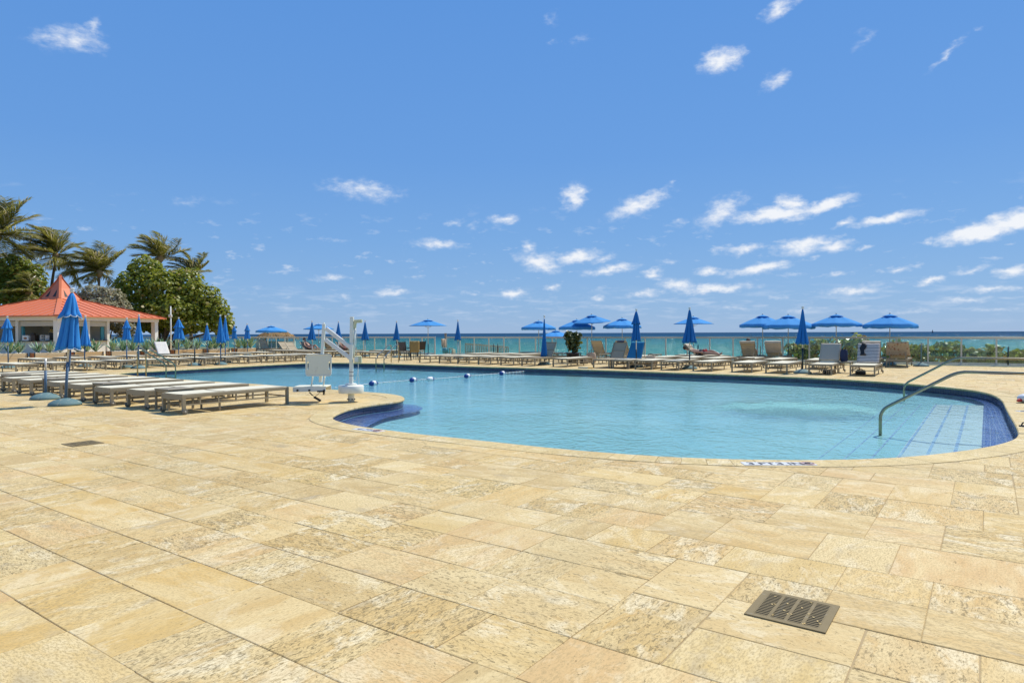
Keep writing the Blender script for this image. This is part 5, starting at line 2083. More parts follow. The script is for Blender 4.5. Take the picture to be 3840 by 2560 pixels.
bay(1, 0.36, 3.2)
bay(1, 3.5, 5.6)
bay(0, 0.36, 2.35)
bay(0, 2.65, 4.1)
for (x, y) in ((0.16, 3.35), (0.16, 5.75), (2.5, 0.16), (4.2, 0.16)):
    MB().box((x, y, 1.18), (0.26 if x < 1 else 0.22, 0.22, 2.36)).build('post', M['wall'], pav)
MB().box((4.2, 3.0, 1.2), (0.12, 5.6, 2.4)).build('inner_wall', M['wall'], pav)
MB().box((2.2, 5.9, 1.2), (4.1, 0.12, 2.4)).build('inner_wall', M['wall'], pav)
MB().box((2.2, 3.0, 2.42), (4.2, 5.8, 0.06)).build('kiosk_ceiling', M['wall'], pav)
MB().box((0.30, 3.12, 1.5), (0.16, 0.13, 0.95)).build('turquoise_shutter', M['turq'], pav)
MB().box((1.72, 0.30, 1.5), (0.14, 0.16, 0.95)).build('turquoise_shutter', M['turq'], pav)
MB().box((2.25, 0.30, 1.5), (0.12, 0.16, 0.95)).build('turquoise_shutter', M['turq'], pav)
MB().box((3.9, 0.30, 1.5), (0.26, 0.10, 0.95)).build('turquoise_shutter', M['turq'], pav)
MB().box((0.85, 0.95, 1.62), (0.25, 1.15, 0.04)).build('bottle_shelf', M['yellow'], pav)
MB().box((0.85, 0.95, 1.30), (0.22, 1.05, 0.5)).build('fridge', M['dark'], pav)


def in_pav(x, y, z=0.0):
    q = Matrix.Rotation(PRZ, 3, 'Z') @ Vector((x, y, z))
    return q + PC


for k in range(6):
    b = thing('bottle', 'dark bottle with pale label, %s from the right on the bar shelf' % ORD[k], 'bottle', in_pav(0.78, 0.50 + 0.175 * k, 1.64), 0, 'bottles on the bar shelf')
    MB().lathe([(0.04, 0.0), (0.045, 0.01), (0.045, 0.17), (0.018, 0.22), (0.016, 0.29), (0.012, 0.30)], 10).build('glass', M['brown_glass'], b)
    MB().lathe([(0.0455, 0.05), (0.0465, 0.05), (0.0465, 0.13), (0.0455, 0.13)], 10).build('label_band', M['yellow'], b)
cd = thing('cooler_box', 'white cooler box with oval brown emblem on the bar counter', 'cooler', in_pav(0.24, 2.72, 1.011), PRZ)
MB().box((0, 0, 0.16), (0.30, 0.52, 0.32), ch=0.015).build('box', M['white'], cd)
MB().box((0, 0, 0.345), (0.32, 0.54, 0.05), ch=0.01).build('lid', M['white'], cd)
em = MB()
em.add([(-0.153, 0.14 * math.cos(a * 0.3927), 0.17 + 0.075 * math.sin(a * 0.3927)) for a in range(16)] + [(-0.149, 0.14 * math.cos(a * 0.3927), 0.17 + 0.075 * math.sin(a * 0.3927)) for a in range(16)], [tuple(range(15, -1, -1))] + [(a, (a + 1) % 16, (a + 1) % 16 + 16, a + 16) for a in range(16)])
em.build('emblem', M['logo'], cd)
cm = thing('coffee_machine', 'dark coffee machine on the bar counter beside the cooler', 'coffee machine', in_pav(0.26, 2.12, 1.011), PRZ)
MB().box((0, 0, 0.20), (0.30, 0.34, 0.40), ch=0.02).build('housing', M['dark'], cm)
MB().box((-0.10, 0, 0.46), (0.16, 0.22, 0.12), ch=0.02).build('hopper', M['black'], cm)
rk = thing('white_rack', 'small white open rack on the bar counter', 'rack', in_pav(0.24, 1.30, 1.011), PRZ)
for z in (0.02, 0.20, 0.36):
    MB().box((0, 0, z), (0.28, 0.46, 0.025)).build('shelf', M['white'], rk)
for y in (-0.22, 0.22):
    MB().box((0, y, 0.19), (0.28, 0.025, 0.36)).build('side', M['white'], rk)

lamp = AT(641, 1262, 52.0)
lp_ = thing('lamp_post', 'thin weathered lamp post before the big sea grape tree', 'lamp post', (lamp.x, lamp.y, -0.05))
MB().tube([(0, 0, 0), (0, 0, AT(641, 1146, 52).z)], [0.06, 0.045], 10).build('post', M['white'], lp_)
MB().box((0.0, -0.06, AT(641, 1182, 52).z), (0.22, 0.2, 0.22), ch=0.03).build('fixture', M['slat'], lp_)

# ================================================================== PLANTER BOXES
PW = 42.4
P_PX = [(-75, 102), (129, 249), (278, 386), (416, 525), (540, 637), (655, 761), (780, 859), (888, 962)]
FACE = {'board': None}
PLAB = ['leftmost, cut off by the picture edge', 'second from the left', 'third from left, behind the near umbrella', 'fourth from the left', 'fifth from the left', 'sixth from the left behind the raised lounger', 'seventh from the left', 'rightmost, nearest the thatched hut']


def blade_plant(label, loc, h, seed, group):
    rg = random.Random(seed)
    root = thing('agave_plant', label, 'plant', loc, rg.uniform(0, 6), group)
    m = MB()
    m.a = []
    for k in range(rg.randint(22, 30)):
        az_ = rg.uniform(0, 6.28)
        el_ = rg.uniform(R(42), R(86))
        L = h * rg.uniform(0.7, 1.15)
        wd = 0.062 * rg.uniform(0.8, 1.3)
        d = Vector((math.cos(az_) * math.cos(el_), math.sin(az_) * math.cos(el_), math.sin(el_)))
        sd = Vector((-math.sin(az_), math.cos(az_), 0))
        up_ = sd.cross(d)
        n = 5
        bend = rg.uniform(-0.12, 0.22)
        for j in range(n + 1):
            t = j / n
            c_ = d * (L * t) + Vector((d.x, d.y, 0)) * (bend * L * t * t) - Vector((0, 0, 0.10 * L * t * t * rg.uniform(0.5, 1)))
            w_ = wd * (0.75 + 0.9 * t - 1.62 * t * t) if t < 1 else 0.002
            w_ = max(0.003, w_)
            vi = len(m.v)
            m.v += [tuple(c_ - sd * w_), tuple(c_ - sd * w_ * 0.55 - up_ * w_ * 0.25), tuple(c_ + sd * w_ * 0.55 - up_ * w_ * 0.25), tuple(c_ + sd * w_)]
            m.a += [1.0, 0.12, 0.12, 1.0]
            if j:
                for q in range(3):
                    m.f.append((vi - 4 + q, vi - 3 + q, vi + 1 + q, vi + q))
                    m.sm.append(True)
    m.build('leaves', M['agave'], root)


for k, (pa, pb) in enumerate(P_PX):
    va, vb = v_at(pa, PW), v_at(pb, PW)
    Lp = vb - va
    root = thing('planter_box', 'wooden planter box of pale and orange boards, %s' % PLAB[k], 'planter', P(va, PW), RZ1, 'wooden planter boxes')
    D_, H_ = 0.62, 0.42
    for z in range(3):
        hz = H_ / 3
        MB().box((Lp / 2, 0.018, hz * (z + 0.5)), (Lp - 0.02, 0.03, hz - 0.008)).build('board', M['wood'], root)
        MB().box((Lp / 2, D_ - 0.018, hz * (z + 0.5)), (Lp - 0.02, 0.03, hz - 0.008)).build('board', M['wood'], root)
        MB().box((0.0, D_ / 2, hz * (z + 0.5)), (0.03, D_ - 0.09, hz - 0.008)).build('end_board', M['wood_end'], root)
        MB().box((Lp, D_ / 2, hz * (z + 0.5)), (0.03, D_ - 0.09, hz - 0.008)).build('end_board', M['wood_end'], root)
    for x in (0.0, Lp):
        for y in (0.0, D_):
            MB().box((x, y, H_ / 2), (0.05, 0.05, H_)).build('corner_post', M['dark'], root)
    g = MB()
    g.box((Lp / 2, D_ / 2, H_ - 0.05), (Lp - 0.06, D_ - 0.08, 0.06))
    rg = random.Random(k)
    for q in range(int(Lp * 55)):
        g.ball((rg.uniform(0.05, Lp - 0.05), rg.uniform(0.05, D_ - 0.05), H_ - 0.02 + rg.uniform(0, 0.025)), (0.035, 0.03, 0.025), 5, 3)
    tag(g.build('gravel', M['gravel'], root), kind='stuff')
    npl = max(3, int(round(Lp / 0.55)))
    for q in range(npl):
        x = Lp * (q + 0.5) / npl + rg.uniform(-0.06, 0.06)
        blade_plant('cream-edged agave, %s from the left in the planter box that is %s' % (ORD[q], PLAB[k].split(',')[0].replace(' behind the raised lounger', '')), P(va + x, PW + D_ / 2 + rg.uniform(-0.1, 0.1), H_ - 0.03), rg.uniform(0.74, 1.0), k * 20 + q, 'agaves in the wooden planter boxes')


# ================================================================== TREES AND SHRUBS
def leaf_cloud(lobes, n, size, seed, up=0.75, shell=0.55, mesh_round=6):
    """leaf-sized faces spread through the lobes of a crown; returns builder with a random value per leaf"""
    rg = random.Random(seed)
    m = MB()
    m.a = []
    vol = [a * b * c for (_, (a, b, c)) in lobes]
    tot = sum(v ** 0.8 for v in vol)
    for (c, (a, b, h)), v in zip(lobes, vol):
        cnt = int(n * v ** 0.8 / tot)
        c = Vector(c)
        for _ in range(cnt):
            d = Vector((rg.gauss(0, 1), rg.gauss(0, 1), rg.gauss(0, 1))).normalized()
            rad = shell + (1 - shell) * rg.random() ** 0.5
            nz = mnoise.noise(d * 2.3 + c * 0.7)
            rad *= 1.0 + 0.28 * nz
            if mnoise.noise(d * 4.5 + c * 1.3 + Vector((seed, 0, 0))) > 0.33:
                continue
            p = c + Vector((d.x * a, d.y * b, d.z * h)) * rad
            nn = (d * 0.9 + Vector((0, 0, up)) + Vector((rg.gauss(0, 0.55), rg.gauss(0, 0.55), rg.gauss(0, 0.55)))).normalized()
            x = nn.cross(Vector((rg.gauss(0, 1), rg.gauss(0, 1), rg.gauss(0, 1)))).normalized()
            y = nn.cross(x)
            s = size * rg.uniform(0.65, 1.3)
            vi = len(m.v)
            k = mesh_round
            for q in range(k):
                an = 2 * math.pi * q / k
                m.v.append(tuple(p + (x * math.cos(an) + y * math.sin(an) * 0.86) * s * 0.5 + nn * (0.06 * s * math.cos(2 * an))))
            m.f.append(tuple(range(vi, vi + k)))
            m.sm.append(False)
            r_ = rg.random()
            m.a += [r_] * k
    return m


def limb_tree(root, base, tops, r0, mat):
    m = MB()
    rg = random.Random(5)
    for t in tops:
        t = Vector(t)
        mid = base.lerp(t, 0.45) + Vector((rg.uniform(-0.4, 0.4), rg.uniform(-0.4, 0.4), 0.2))
        q1 = base.lerp(mid, 0.5) + Vector((rg.uniform(-0.15, 0.15), 0, 0))
        m.tube([base, q1, mid, mid.lerp(t, 0.5) + Vector((0, rg.uniform(-0.3, 0.3), 0)), t], [r0, r0 * 0.8, r0 * 0.55, r0 * 0.35, r0 * 0.12], 8)
    m.build('trunk', mat, root)


def px_lobes(items, Y0):
    """crown lobes given where they are seen: (px, py, half width px, half height px, distance offset)"""
    res = []
    for (px, py, hw, hh, dy) in items:
        Y = Y0 + dy
        p = AT(px, py, Y)
        a, h = hw * Y / FPX, hh * Y / FPX
        res.append((p, (a, (a + h) * 0.5, h)))
    return res


def crown_tree(name, label, Y, items, n, size, mat, seed, trunk_px, gz=-0.1, r0=0.16, group='sea grape trees behind the bar', cat='tree', shell=0.5):
    lobes = px_lobes(items, Y)
    b = AT(trunk_px[0], trunk_px[1], Y)
    base = Vector((b.x, b.y, gz))
    root = thing(name, label, cat, base, 0, group)
    lobes = [(c - base, r) for c, r in lobes]
    limb_tree(root, Vector((0, 0, 0)), [c for c, r in lobes], r0, M['trunk'])
    leaf_cloud(lobes, n, size, seed, shell=shell).build('crown', M[mat], root)
    return root


crown_tree('sea_grape_tree', 'broad dark green sea grape tree right of the bar roof', 60.0,
           [(545, 1010, 62, 52, 1), (500, 1075, 66, 62, 0), (610, 1085, 90, 78, 0), (690, 1070, 70, 66, 1), (745, 1115, 72, 60, 0), (640, 1165, 120, 62, -1), (790, 1160, 66, 52, 0), (820, 1200, 56, 50, 0), (520, 1160, 70, 60, 0), (700, 1210, 95, 40, -1), (850, 1225, 34, 30, 0), (580, 1215, 70, 34, 0)],
           15000, 0.30, 'grape', 3, (600, 1262), r0=0.20)
crown_tree('sea_grape_tree', 'bright green sea grape tree at the left edge behind the bar roof', 62.0,
           [(40, 1000, 70, 48, 0), (100, 1040, 66, 56, 0), (20, 1070, 70, 60, 0), (130, 1085, 50, 40, -1), (-50, 1040, 60, 60, 0), (60, 1110, 80, 40, -1)],
           8000, 0.30, 'grape2', 7, (60, 1262))
crown_tree('buttonwood_bush', 'silvery grey-green buttonwood bush between bar roof and sea grape', 56.0,
           [(350, 1105, 60, 36, 0), (410, 1115, 58, 40, 0), (300, 1130, 50, 32, 0), (440, 1150, 50, 30, 0), (370, 1150, 70, 34, -1), (440, 1200, 46, 46, 0), (470, 1235, 40, 30, 0)],
           9000, 0.17, 'silver', 9, (390, 1262), group='bushes behind the bar', cat='bush', r0=0.10)
crown_tree('buttonwood_bush', 'low silvery bush seen through the open side of the bar', 58.0,
           [(300, 1235, 40, 32, 0), (360, 1245, 50, 30, 0), (250, 1240, 30, 28, 0)], 3500, 0.17, 'silver', 19, (320, 1265), group='bushes behind the bar', cat='bush', r0=0.06)


def palm(label, crown_px, Y, base_px, seed, nf=22, flen=3.2, wind=(-1.0, 0.1, 0.15), r=0.15, skip_low=False):
    rg = random.Random(seed)
    top = AT(crown_px[0], crown_px[1] - 14, Y)
    bx = AT(base_px, 1262, Y)
    base = Vector((bx.x, bx.y, -0.1))
    root = thing('palm_tree', label, 'palm', base, 0, 'coconut palms blown by the wind')
    T = top - base
    n = 12
    pts, rs = [], []
    for k in range(n + 1):
        t = k / n
        pts.append(Vector((T.x * t ** 1.5, T.y * t, T.z * t)))
        rs.append(r * (1.25 - 0.55 * t) * (1.06 if k % 2 else 1.0))
    MB().tube(pts, rs, 10).build('trunk', M['palm_trunk'], root)
    h = MB()
    h.ball(T + Vector((0, 0, 0.05)), (0.32, 0.32, 0.42), 10, 7)
    h.build('crownshaft', M['thatch'], root)
    wv = Vector(wind)
    for k in range(nf):
        az_ = 2 * math.pi * k / nf * 2.4 + rg.uniform(-0.3, 0.3)
        el_ = R(rg.choice((80, 66, 50, 32, 10, -20) if not skip_low else (75, 60, 45, 25, 5))) + rg.uniform(-0.15, 0.15)
        d = Vector((math.cos(az_) * math.cos(el_), math.sin(az_) * math.cos(el_), math.sin(el_)))
        L = flen * rg.uniform(0.82, 1.12)
        ns = 14
        p = T.copy() + Vector((0, 0, 0.2))
        ras = [p.copy()]
        dirs = [d.copy()]
        for j in range(ns):
            t = j / ns
            d = (d + wv * (0.085 + 0.06 * t) + Vector((0, 0, -0.035 - 0.075 * t))).normalized()
            p = p + d * (L / ns)
            ras.append(p.copy())
            dirs.append(d.copy())
        f = MB()
        f.a = []
        f.tube(ras, [0.035 * (1 - 0.85 * j / ns) for j in range(ns + 1)], 4)
        f.a += [0.75] * len(f.v)
        per = 6
        for j in range(1, ns):
            for q in range(per):
                t = (j + q / per) / ns
                c = ras[j].lerp(ras[j + 1], q / per)
                dd = dirs[j]
                side0 = dd.cross(Vector((0, 0, 1)))
                if side0.length < 0.05:
                    side0 = Vector((1, 0, 0))
                side0.normalize()
                upp = side0.cross(dd)
                ll = L * 0.30 * (0.45 + 1.1 * math.sin(math.pi * min(1, t * 0.92 + 0.08)) ** 0.7) * rg.uniform(0.75, 1.1)
                for sg in (-1, 1):
                    ld = (side0 * sg * 0.95 + dd * 0.75 + upp * 0.12 + wv * 0.55 + Vector((0, 0, -0.25)) + Vector((rg.gauss(0, 0.12), rg.gauss(0, 0.12), rg.gauss(0, 0.12)))).normalized()
                    wd = ld.cross(Vector((rg.gauss(0, 0.4), rg.gauss(0, 0.4), 1))).normalized() * 0.032
                    m1 = c + ld * ll * 0.55
                    tip = c + ld * ll + Vector((0, 0, -0.16 * ll)) + wv * 0.10 * ll
                    vi = len(f.v)
                    f.v += [tuple(c - wd * 0.6), tuple(c + wd * 0.6), tuple(m1 + wd), tuple(m1 - wd), tuple(tip)]
                    f.f += [(vi, vi + 1, vi + 2, vi + 3), (vi + 3, vi + 2, vi + 4)]
                    f.sm += [False, False]
                    r_ = rg.random()
                    f.a += [r_] * 5
        f.build('frond', M['frond'], root)
    return root


palm('tall coconut palm cut off by the left picture edge', (-8, 905), 62.0, -4, 2, 26, 4.0, (-0.35, 0.2, 0.30))
palm('coconut palm rising just behind the bar cupola, fronds swept left', (210, 978), 66.0, 172, 4, 26, 3.7, (-0.85, 0.1, 0.30))
palm('coconut palm between the cupola and the sea grape tree', (372, 1040), 66.0, 368, 6, 24, 3.3, (-0.8, 0.1, 0.18))
palm('coconut palm showing above the sea grape tree, fronds swept left', (602, 985), 70.0, 612, 8, 16, 3.0, (-1.0, 0.1, 0.42), skip_low=True)
palm('smallest coconut palm behind the right shoulder of the sea grape', (722, 1048), 72.0, 716, 10, 16, 2.6, (-0.8, 0.1, 0.40), skip_low=True)
palm('low bushy palm behind the bar roof at the left', (110, 1120), 60.0, 110, 12, 14, 2.0, (-0.6, 0.1, 0.2), 0.12)

# sea grape shrubs outside the glass fence on the right
for k, (px, py, hw, hh, lab) in enumerate(((2985, 1325, 44, 42, 'left of the tall closed backlit umbrella'), (3065, 1315, 46, 52, 'behind the grey-towelled lounger'), (3145, 1320, 50, 50, 'between the two towelled loungers'), (3215, 1305, 46, 56, 'above the striped towel'), (3360, 1325, 60, 52, 'behind the floral-towelled lounger'),
                                           (3455, 1330, 46, 42, 'behind the empty pale umbrella stand'), (3560, 1325, 62, 46, 'widest of those right of the umbrellas'), (3640, 1335, 36, 30, 'small, left of the handrail top'), (3715, 1335, 56, 46, 'behind the horizontal handrail'), (3815, 1345, 40, 34, 'at the right picture edge'))):
    Y = P(FENCE_V + 1.0, w_at(px, FENCE_V + 1.0)).y
    c = AT(px, py, Y)
    base = Vector((c.x, c.y, -1.6))
    root = thing('sea_grape_shrub', 'sea grape shrub outside the glass fence, ' + lab, 'shrub', base, 0, 'sea grape shrubs outside the glass fence')
    a, h = hw * Y / FPX, hh * Y / FPX
    C0 = c - base
    rg = random.Random(k)
    lobes = [(C0, (a, 0.55, h)), (C0 + Vector((a * 0.4, 0.1, h * 0.4)), (a * 0.6, 0.4, h * 0.6)), (C0 + Vector((-a * 0.5, 0, h * rg.uniform(-0.1, 0.6))), (a * 0.5, 0.4, h * 0.55)), (C0 - Vector((0, 0, h)), (a * 1.1, 0.6, h * 0.9))]
    limb_tree(root, Vector((0, 0, 0)), [l[0] for l in lobes], 0.05, M['trunk'])
    leaf_cloud(lobes, 420, 0.21, 40 + k, up=0.2, shell=0.35, mesh_round=7).build('foliage', M['grape2'], root)

# potted shrub at the far side of the pool
pb = G(2148, 1362)
pot = thing('potted_shrub', 'leafy shrub in a dark pot behind the loungers at the centre', 'potted plant', (pb.x, pb.y, 0))
MB().lathe([(0.20, 0.0), (0.23, 0.0), (0.30, 0.45), (0.31, 0.50), (0.27, 0.50), (0.26, 0.46)], 18).build('pot', M['black'], pot)
m = leaf_cloud([(Vector((0, 0, 1.08)), (0.38, 0.32, 0.34)), (Vector((-0.2, 0, 1.28)), (0.26, 0.22, 0.22)), (Vector((0.18, 0, 1.26)), (0.24, 0.22, 0.22)), (Vector((0.05, 0, 0.78)), (0.30, 0.26, 0.28))], 420, 0.17, 77, 0.5, 0.3)
m.build('foliage', M['pot_leaf'], pot)
MB().tube([(0, 0, 0.45), (0.02, 0, 0.8), (-0.02, 0, 1.1)], [0.05, 0.04, 0.02], 7).build('stem', M['trunk'], pot)
MB().lathe([(0.05, 0.462), (0.26, 0.462), (0.25, 0.47), (0.05, 0.47)], 14).build('soil', M['soil'], pot)

# ================================================================== BEACH: hut, boardwalk, boats
hp = AT(1035, 1275, 66.0)
hut = thing('thatched_hut', 'thatched beach hut beyond the glass fence at the left', 'hut', (hp.x, hp.y, -2.4))
rz_ = 2.4
zt, ze = AT(1035, 1244, 66).z + rz_, AT(1035, 1267, 66).z + rz_
rg = random.Random(4)
tm = MB()
pts = []
RR = 76 * 66 / FPX
for j in range(9):
    t = j / 8
    for i in range(40):
        a = 2 * math.pi * i / 40
        r = RR * (0.42 + 0.58 * t) * (1 + 0.05 * rg.uniform(-1, 1))
        z = zt + (ze - zt) * t ** 1.4 + 0.06 * rg.uniform(-1, 1)
        pts.append((r * math.cos(a) * 1.0, r * math.sin(a) * 0.8, z))
tm.grid(pts, 40, 9, False, True)
tm.add([(RR * 0.42 * math.cos(2 * math.pi * i / 40), RR * 0.34 * math.sin(2 * math.pi * i / 40), zt) for i in range(40)] + [(0, 0, zt + 0.12)], [(i, (i + 1) % 40, 40) for i in range(40)])
for k in range(260):
    a = rg.uniform(0, 6.28)
    r = RR * rg.uniform(0.5, 1.0)
    tt = (r / RR - 0.42) / 0.58
    z = zt + (ze - zt) * max(0, tt) ** 1.4
    p0 = Vector((r * math.cos(a), r * math.sin(a) * 0.8, z + 0.03))
    p1 = p0 + Vector((math.cos(a) * 0.35, math.sin(a) * 0.3, -0.22))
    tm.bar(p0, p1, 0.05, 0.02)
tm.build('thatched_roof', M['thatch'], hut)
for sx in (-1, 1):
    for sy in (-1, 1):
        MB().tube([(sx * RR * 0.72, sy * RR * 0.5, 0), (sx * RR * 0.72, sy * RR * 0.5, ze + 0.1)], 0.09, 8).build('post', M['wood_grey'], hut)
MB().box((0, 0, 1.6), (RR * 1.6, RR * 1.1, 3.0)).build('counter', M['wall'], hut)
MB().box((0.35, -RR * 0.56, 2.75), (1.6, 0.04, 0.7)).build('turquoise_panel', M['turq'], hut)
MB().box((1.35, -RR * 0.57, 2.7), (0.55, 0.06, 0.36)).build('sign_board', M['dark'], hut)

# timber boardwalk railing descending to the beach by the gate
bw = thing('boardwalk_railing', 'weathered timber boardwalk railing descending beyond the fence by the gate', 'railing', P(FENCE_V + 0.6, w_at(1700, FENCE_V + 0.6), 0))
a = P(FENCE_V + 0.6, w_at(1745, FENCE_V + 0.6)) - P(FENCE_V + 0.6, w_at(1700, FENCE_V + 0.6))
b = a + (AT(1905, 1300, 47) - AT(1745, 1284, 44)) * 1.0
b.z = 0
za, zb = 0.72, 0.42
for zz, th in ((0, 0.09), (-0.55, 0.07), (-1.1, 0.07)):
    MB().bar(a + Vector((0, 0, za + zz)), b + Vector((0, 0, zb + zz)), 0.05, th).build('rail', M['wood_grey'], bw)
for k in range(26):
    t = k / 25
    p = a.lerp(b, t)
    MB().box((p.x, p.y - 0.03, za + (zb - za) * t - 0.6), (0.055, 0.03, 1.1), 0.3).build('picket', M['wood_grey'], bw)
pst = P(FENCE_V + 0.3, w_at(1671, FENCE_V + 0.3))
gp = thing('gate_post', 'tall brown timber post at the beach gate opening', 'post', pst)
MB().box((0, 0, 0.68), (0.13, 0.13, 1.36), ch=0.01).build('post', M['wood_grey'], gp)
MB().box((0, 0, 1.39), (0.17, 0.17, 0.05), ch=0.01).build('cap', M['wood_grey'], gp)

sb = AT(3497, 1243, 3000)
sail = thing('sailboat', 'dark sailboat far out on the horizon at right', 'sailboat', (sb.x, sb.y, SEA_Z), 0.4)
MB().add([(-7, 0, 1.2), (0, -1.5, 1.2), (6, -1.2, 1.2), (6, 1.2, 1.2), (0, 1.5, 1.2), (-5.5, 0, -0.4), (0, -0.8, -0.4), (5.5, -0.7, -0.4), (5.5, 0.7, -0.4), (0, 0.8, -0.4)], [(0, 1, 2, 3, 4), (0, 5, 6, 1), (1, 6, 7, 2), (2, 7, 8, 3), (3, 8, 9, 4), (4, 9, 5, 0), (9, 8, 7, 6, 5)]).build('hull', M['dark'], sail)
MB().tube([(0, 0, 1), (0, 0, 16)], 0.15, 6).build('mast', M['dark'], sail)
MB().add([(0.2, 0.05, 2), (5.8, 0.3, 2.2), (0.2, 0.05, 15.6), (0.2, -0.05, 2), (5.8, 0.2, 2.2), (0.2, -0.05, 15.6)], [(0, 1, 2), (5, 4, 3), (0, 3, 4, 1), (1, 4, 5, 2)]).build('mainsail', M['navy'], sail)
MB().add([(-0.2, 0.05, 14), (-6.4, 0.1, 1.6), (-0.4, 0.4, 2), (-0.2, -0.05, 14), (-6.4, 0.0, 1.6), (-0.4, 0.3, 2)], [(0, 1, 2), (5, 4, 3), (0, 3, 4, 1), (1, 4, 5, 2)]).build('jib', M['navy'], sail)
mb2 = AT(3197, 1244.5, 2600)
mo = thing('motorboat', 'tiny low motorboat on the horizon left of the sailboat', 'boat', (mb2.x, mb2.y, SEA_Z), 0.1)
MB().add([(-9, 0, 2.2), (0, -1.8, 1.6), (8, -1.6, 1.4), (8, 1.6, 1.4), (0, 1.8, 1.6), (-7, 0, -0.4), (7.5, -1.2, -0.4), (7.5, 1.2, -0.4)], [(0, 1, 2, 3, 4), (0, 5, 6, 2, 1), (2, 6, 7, 3), (3, 7, 5, 0, 4), (7, 6, 5)]).build('hull', M['dark'], mo)
MB().box((1, 0, 2.6), (5, 2, 2.0)).build('cabin', M['navy'], mo)


# ================================================================== TOWELS, BAGS, CHAIRS, PEOPLE
def back_local(t_along, y, lift=0.0, raised=R(58)):
    """point on the raised back of a lounger: t_along metres up from the hinge, y across, lift in front of the sling"""
    x = 0.80 - t_along * math.cos(raised) + lift * math.sin(raised)
    z = LH - 0.02 + t_along * math.sin(raised) + lift * math.cos(raised)
    return Vector((x, y, z))


def towel_over(label, loc, rz, mat, front=0.62, rear=0.35, w=0.62, seed=0, raised=R(58), name='towel', w2=None, both=True):
    """towel draped over the top edge of a raised back"""
    rg = random.Random(seed)
    nx, ns = 9, 22
    tot = front + rear
    top = 0.81
    pts = []
    for j in range(ns):
        s = tot * j / (ns - 1)
        for i in range(nx):
            u = i / (nx - 1) - 0.5
            ww = w if w2 is None else w + (w2 - w) * j / (ns - 1)
            fold = 0.012 * math.sin(u * 19 + seed + s * 3) * (0.4 + s)
            if s < front:
                t = top - front + s
                p = back_local(t, u * ww + fold * 0.5, 0.030 + abs(fold), raised)
            else:
                t = top - (s - front) * 0.94
                p = back_local(t, u * ww, -0.045 - abs(fold) - 0.02 * (s - front), raised)
            pts.append(p)
    m = MB()
    m.grid(pts, nx, ns)
    o = link(name, m.mesh(name, M[mat]))
    o.location = loc
    o.rotation_euler = (0, 0, rz)
    solid_sheet(o, 0.008)
    return tag(o, label, 'towel', 'beach towels on loungers')


l34, r34 = FPOS[3034]
towel_over('plain grey-white towel draped over a raised lounger back', l34, r34, 'towel_white', 0.70, 0.30, 0.64, 3)
l81, r81 = FPOS[3181]
towel_over('white towel with dark stripes over the rightmost poolside lounger', l81, r81, 'stripe_bw', 0.76, 0.34, 0.66, 5)
lk, rk_ = KPOS[2888]
towel_over('cream towel with thin black stripes wrapped over a fence lounger', lk, rk_, 'stripe_tan', 0.4, 0.62, 0.66, 7)
lk, rk_ = KPOS[3262]
towel_over('striped towel over the raised lounger behind the black-and-white one', lk, rk_, 'stripe_tan', 0.4, 0.30, 0.66, 8)
lk, rk_ = KPOS[2792]
towel_over('small striped towel over the top of the tan fence lounger', lk, rk_, 'stripe_tan', 0.3, 0.12, 0.66, 18)


def floral():
    t = NT('faded_floral_cloth')
    oc = t.node('ShaderNodeTexCoord').outputs['Object']
    v = t.node('ShaderNodeTexVoronoi', Vector=oc, Scale=9.0)
    c = t.mix(t.step(v.outputs['Distance'], 0.34, 0.22), (0.42, 0.345, 0.25), (0.26, 0.10, 0.065))
    n = t.noise(oc, 14, 4).outputs['Fac']
    c = t.mix(t.step(n, 0.55, 0.68), c, (0.20, 0.18, 0.10))
    t.bsdf(Base_Color=c, Roughness=0.9)
    return t.m


M['floral'] = floral()
lk, rk_ = KPOS[3362]
towel_over('faded floral towel hanging over the rightmost fence lounger', lk, rk_, 'floral', 0.4, 0.66, 0.70, 9, w2=0.85)
lk, rk_ = KPOS[2315]
towel_over('dark grey cloth hanging over a tan fence lounger', lk, rk_, 'navy', 0.3, 0.38, 0.5, 10, w2=0.25)
# blue towel over its own lounger beside the two-tier umbrella
lb = G(2352, 1372)
bl = P(FV + LL + 0.05, w_at(2362, FV + LL + 0.05))
FPOS['blue'] = (P(FV + LL, w_at(2318, FV + LL) - 0.4), RZ1 + math.pi)
ub = copy_tree([o for o in bpy.data.objects if o.get('label', '').startswith('raised lounger under a plain')][0])
ub.location = P(FV + LL + 0.1, w_at(2405, FV + LL))
ub.rotation_euler = (0, 0, RZ1 + math.pi)
tag(ub, 'raised lounger covered by a bright blue towel', 'lounger', 'loungers along the far side of the pool')
towel_over('bright blue towel hanging over a raised lounger to the ground', ub.location, RZ1 + math.pi, 'towel_blue', 0.80, 0.30, 0.66, 11, w2=0.55)
rn = [o for o in bpy.data.objects if o.get('label', '').startswith('lounger with raised towel')][0]
towel_over('white towel with dark marks on the raised lounger before the planters', rn.location, rn.rotation_euler.z, 'stripe_thin', 0.74, 0.1, 0.62, 12)
sw = [o for o in bpy.data.objects if o.get('label', '').startswith('sideways raised lounger with striped')][0]
towel_over('striped towel slung over the sideways lounger of the sunbather', sw.location, sw.rotation_euler.z, 'stripe_tan', 0.2, 0.42, 0.66, 14, R(42))


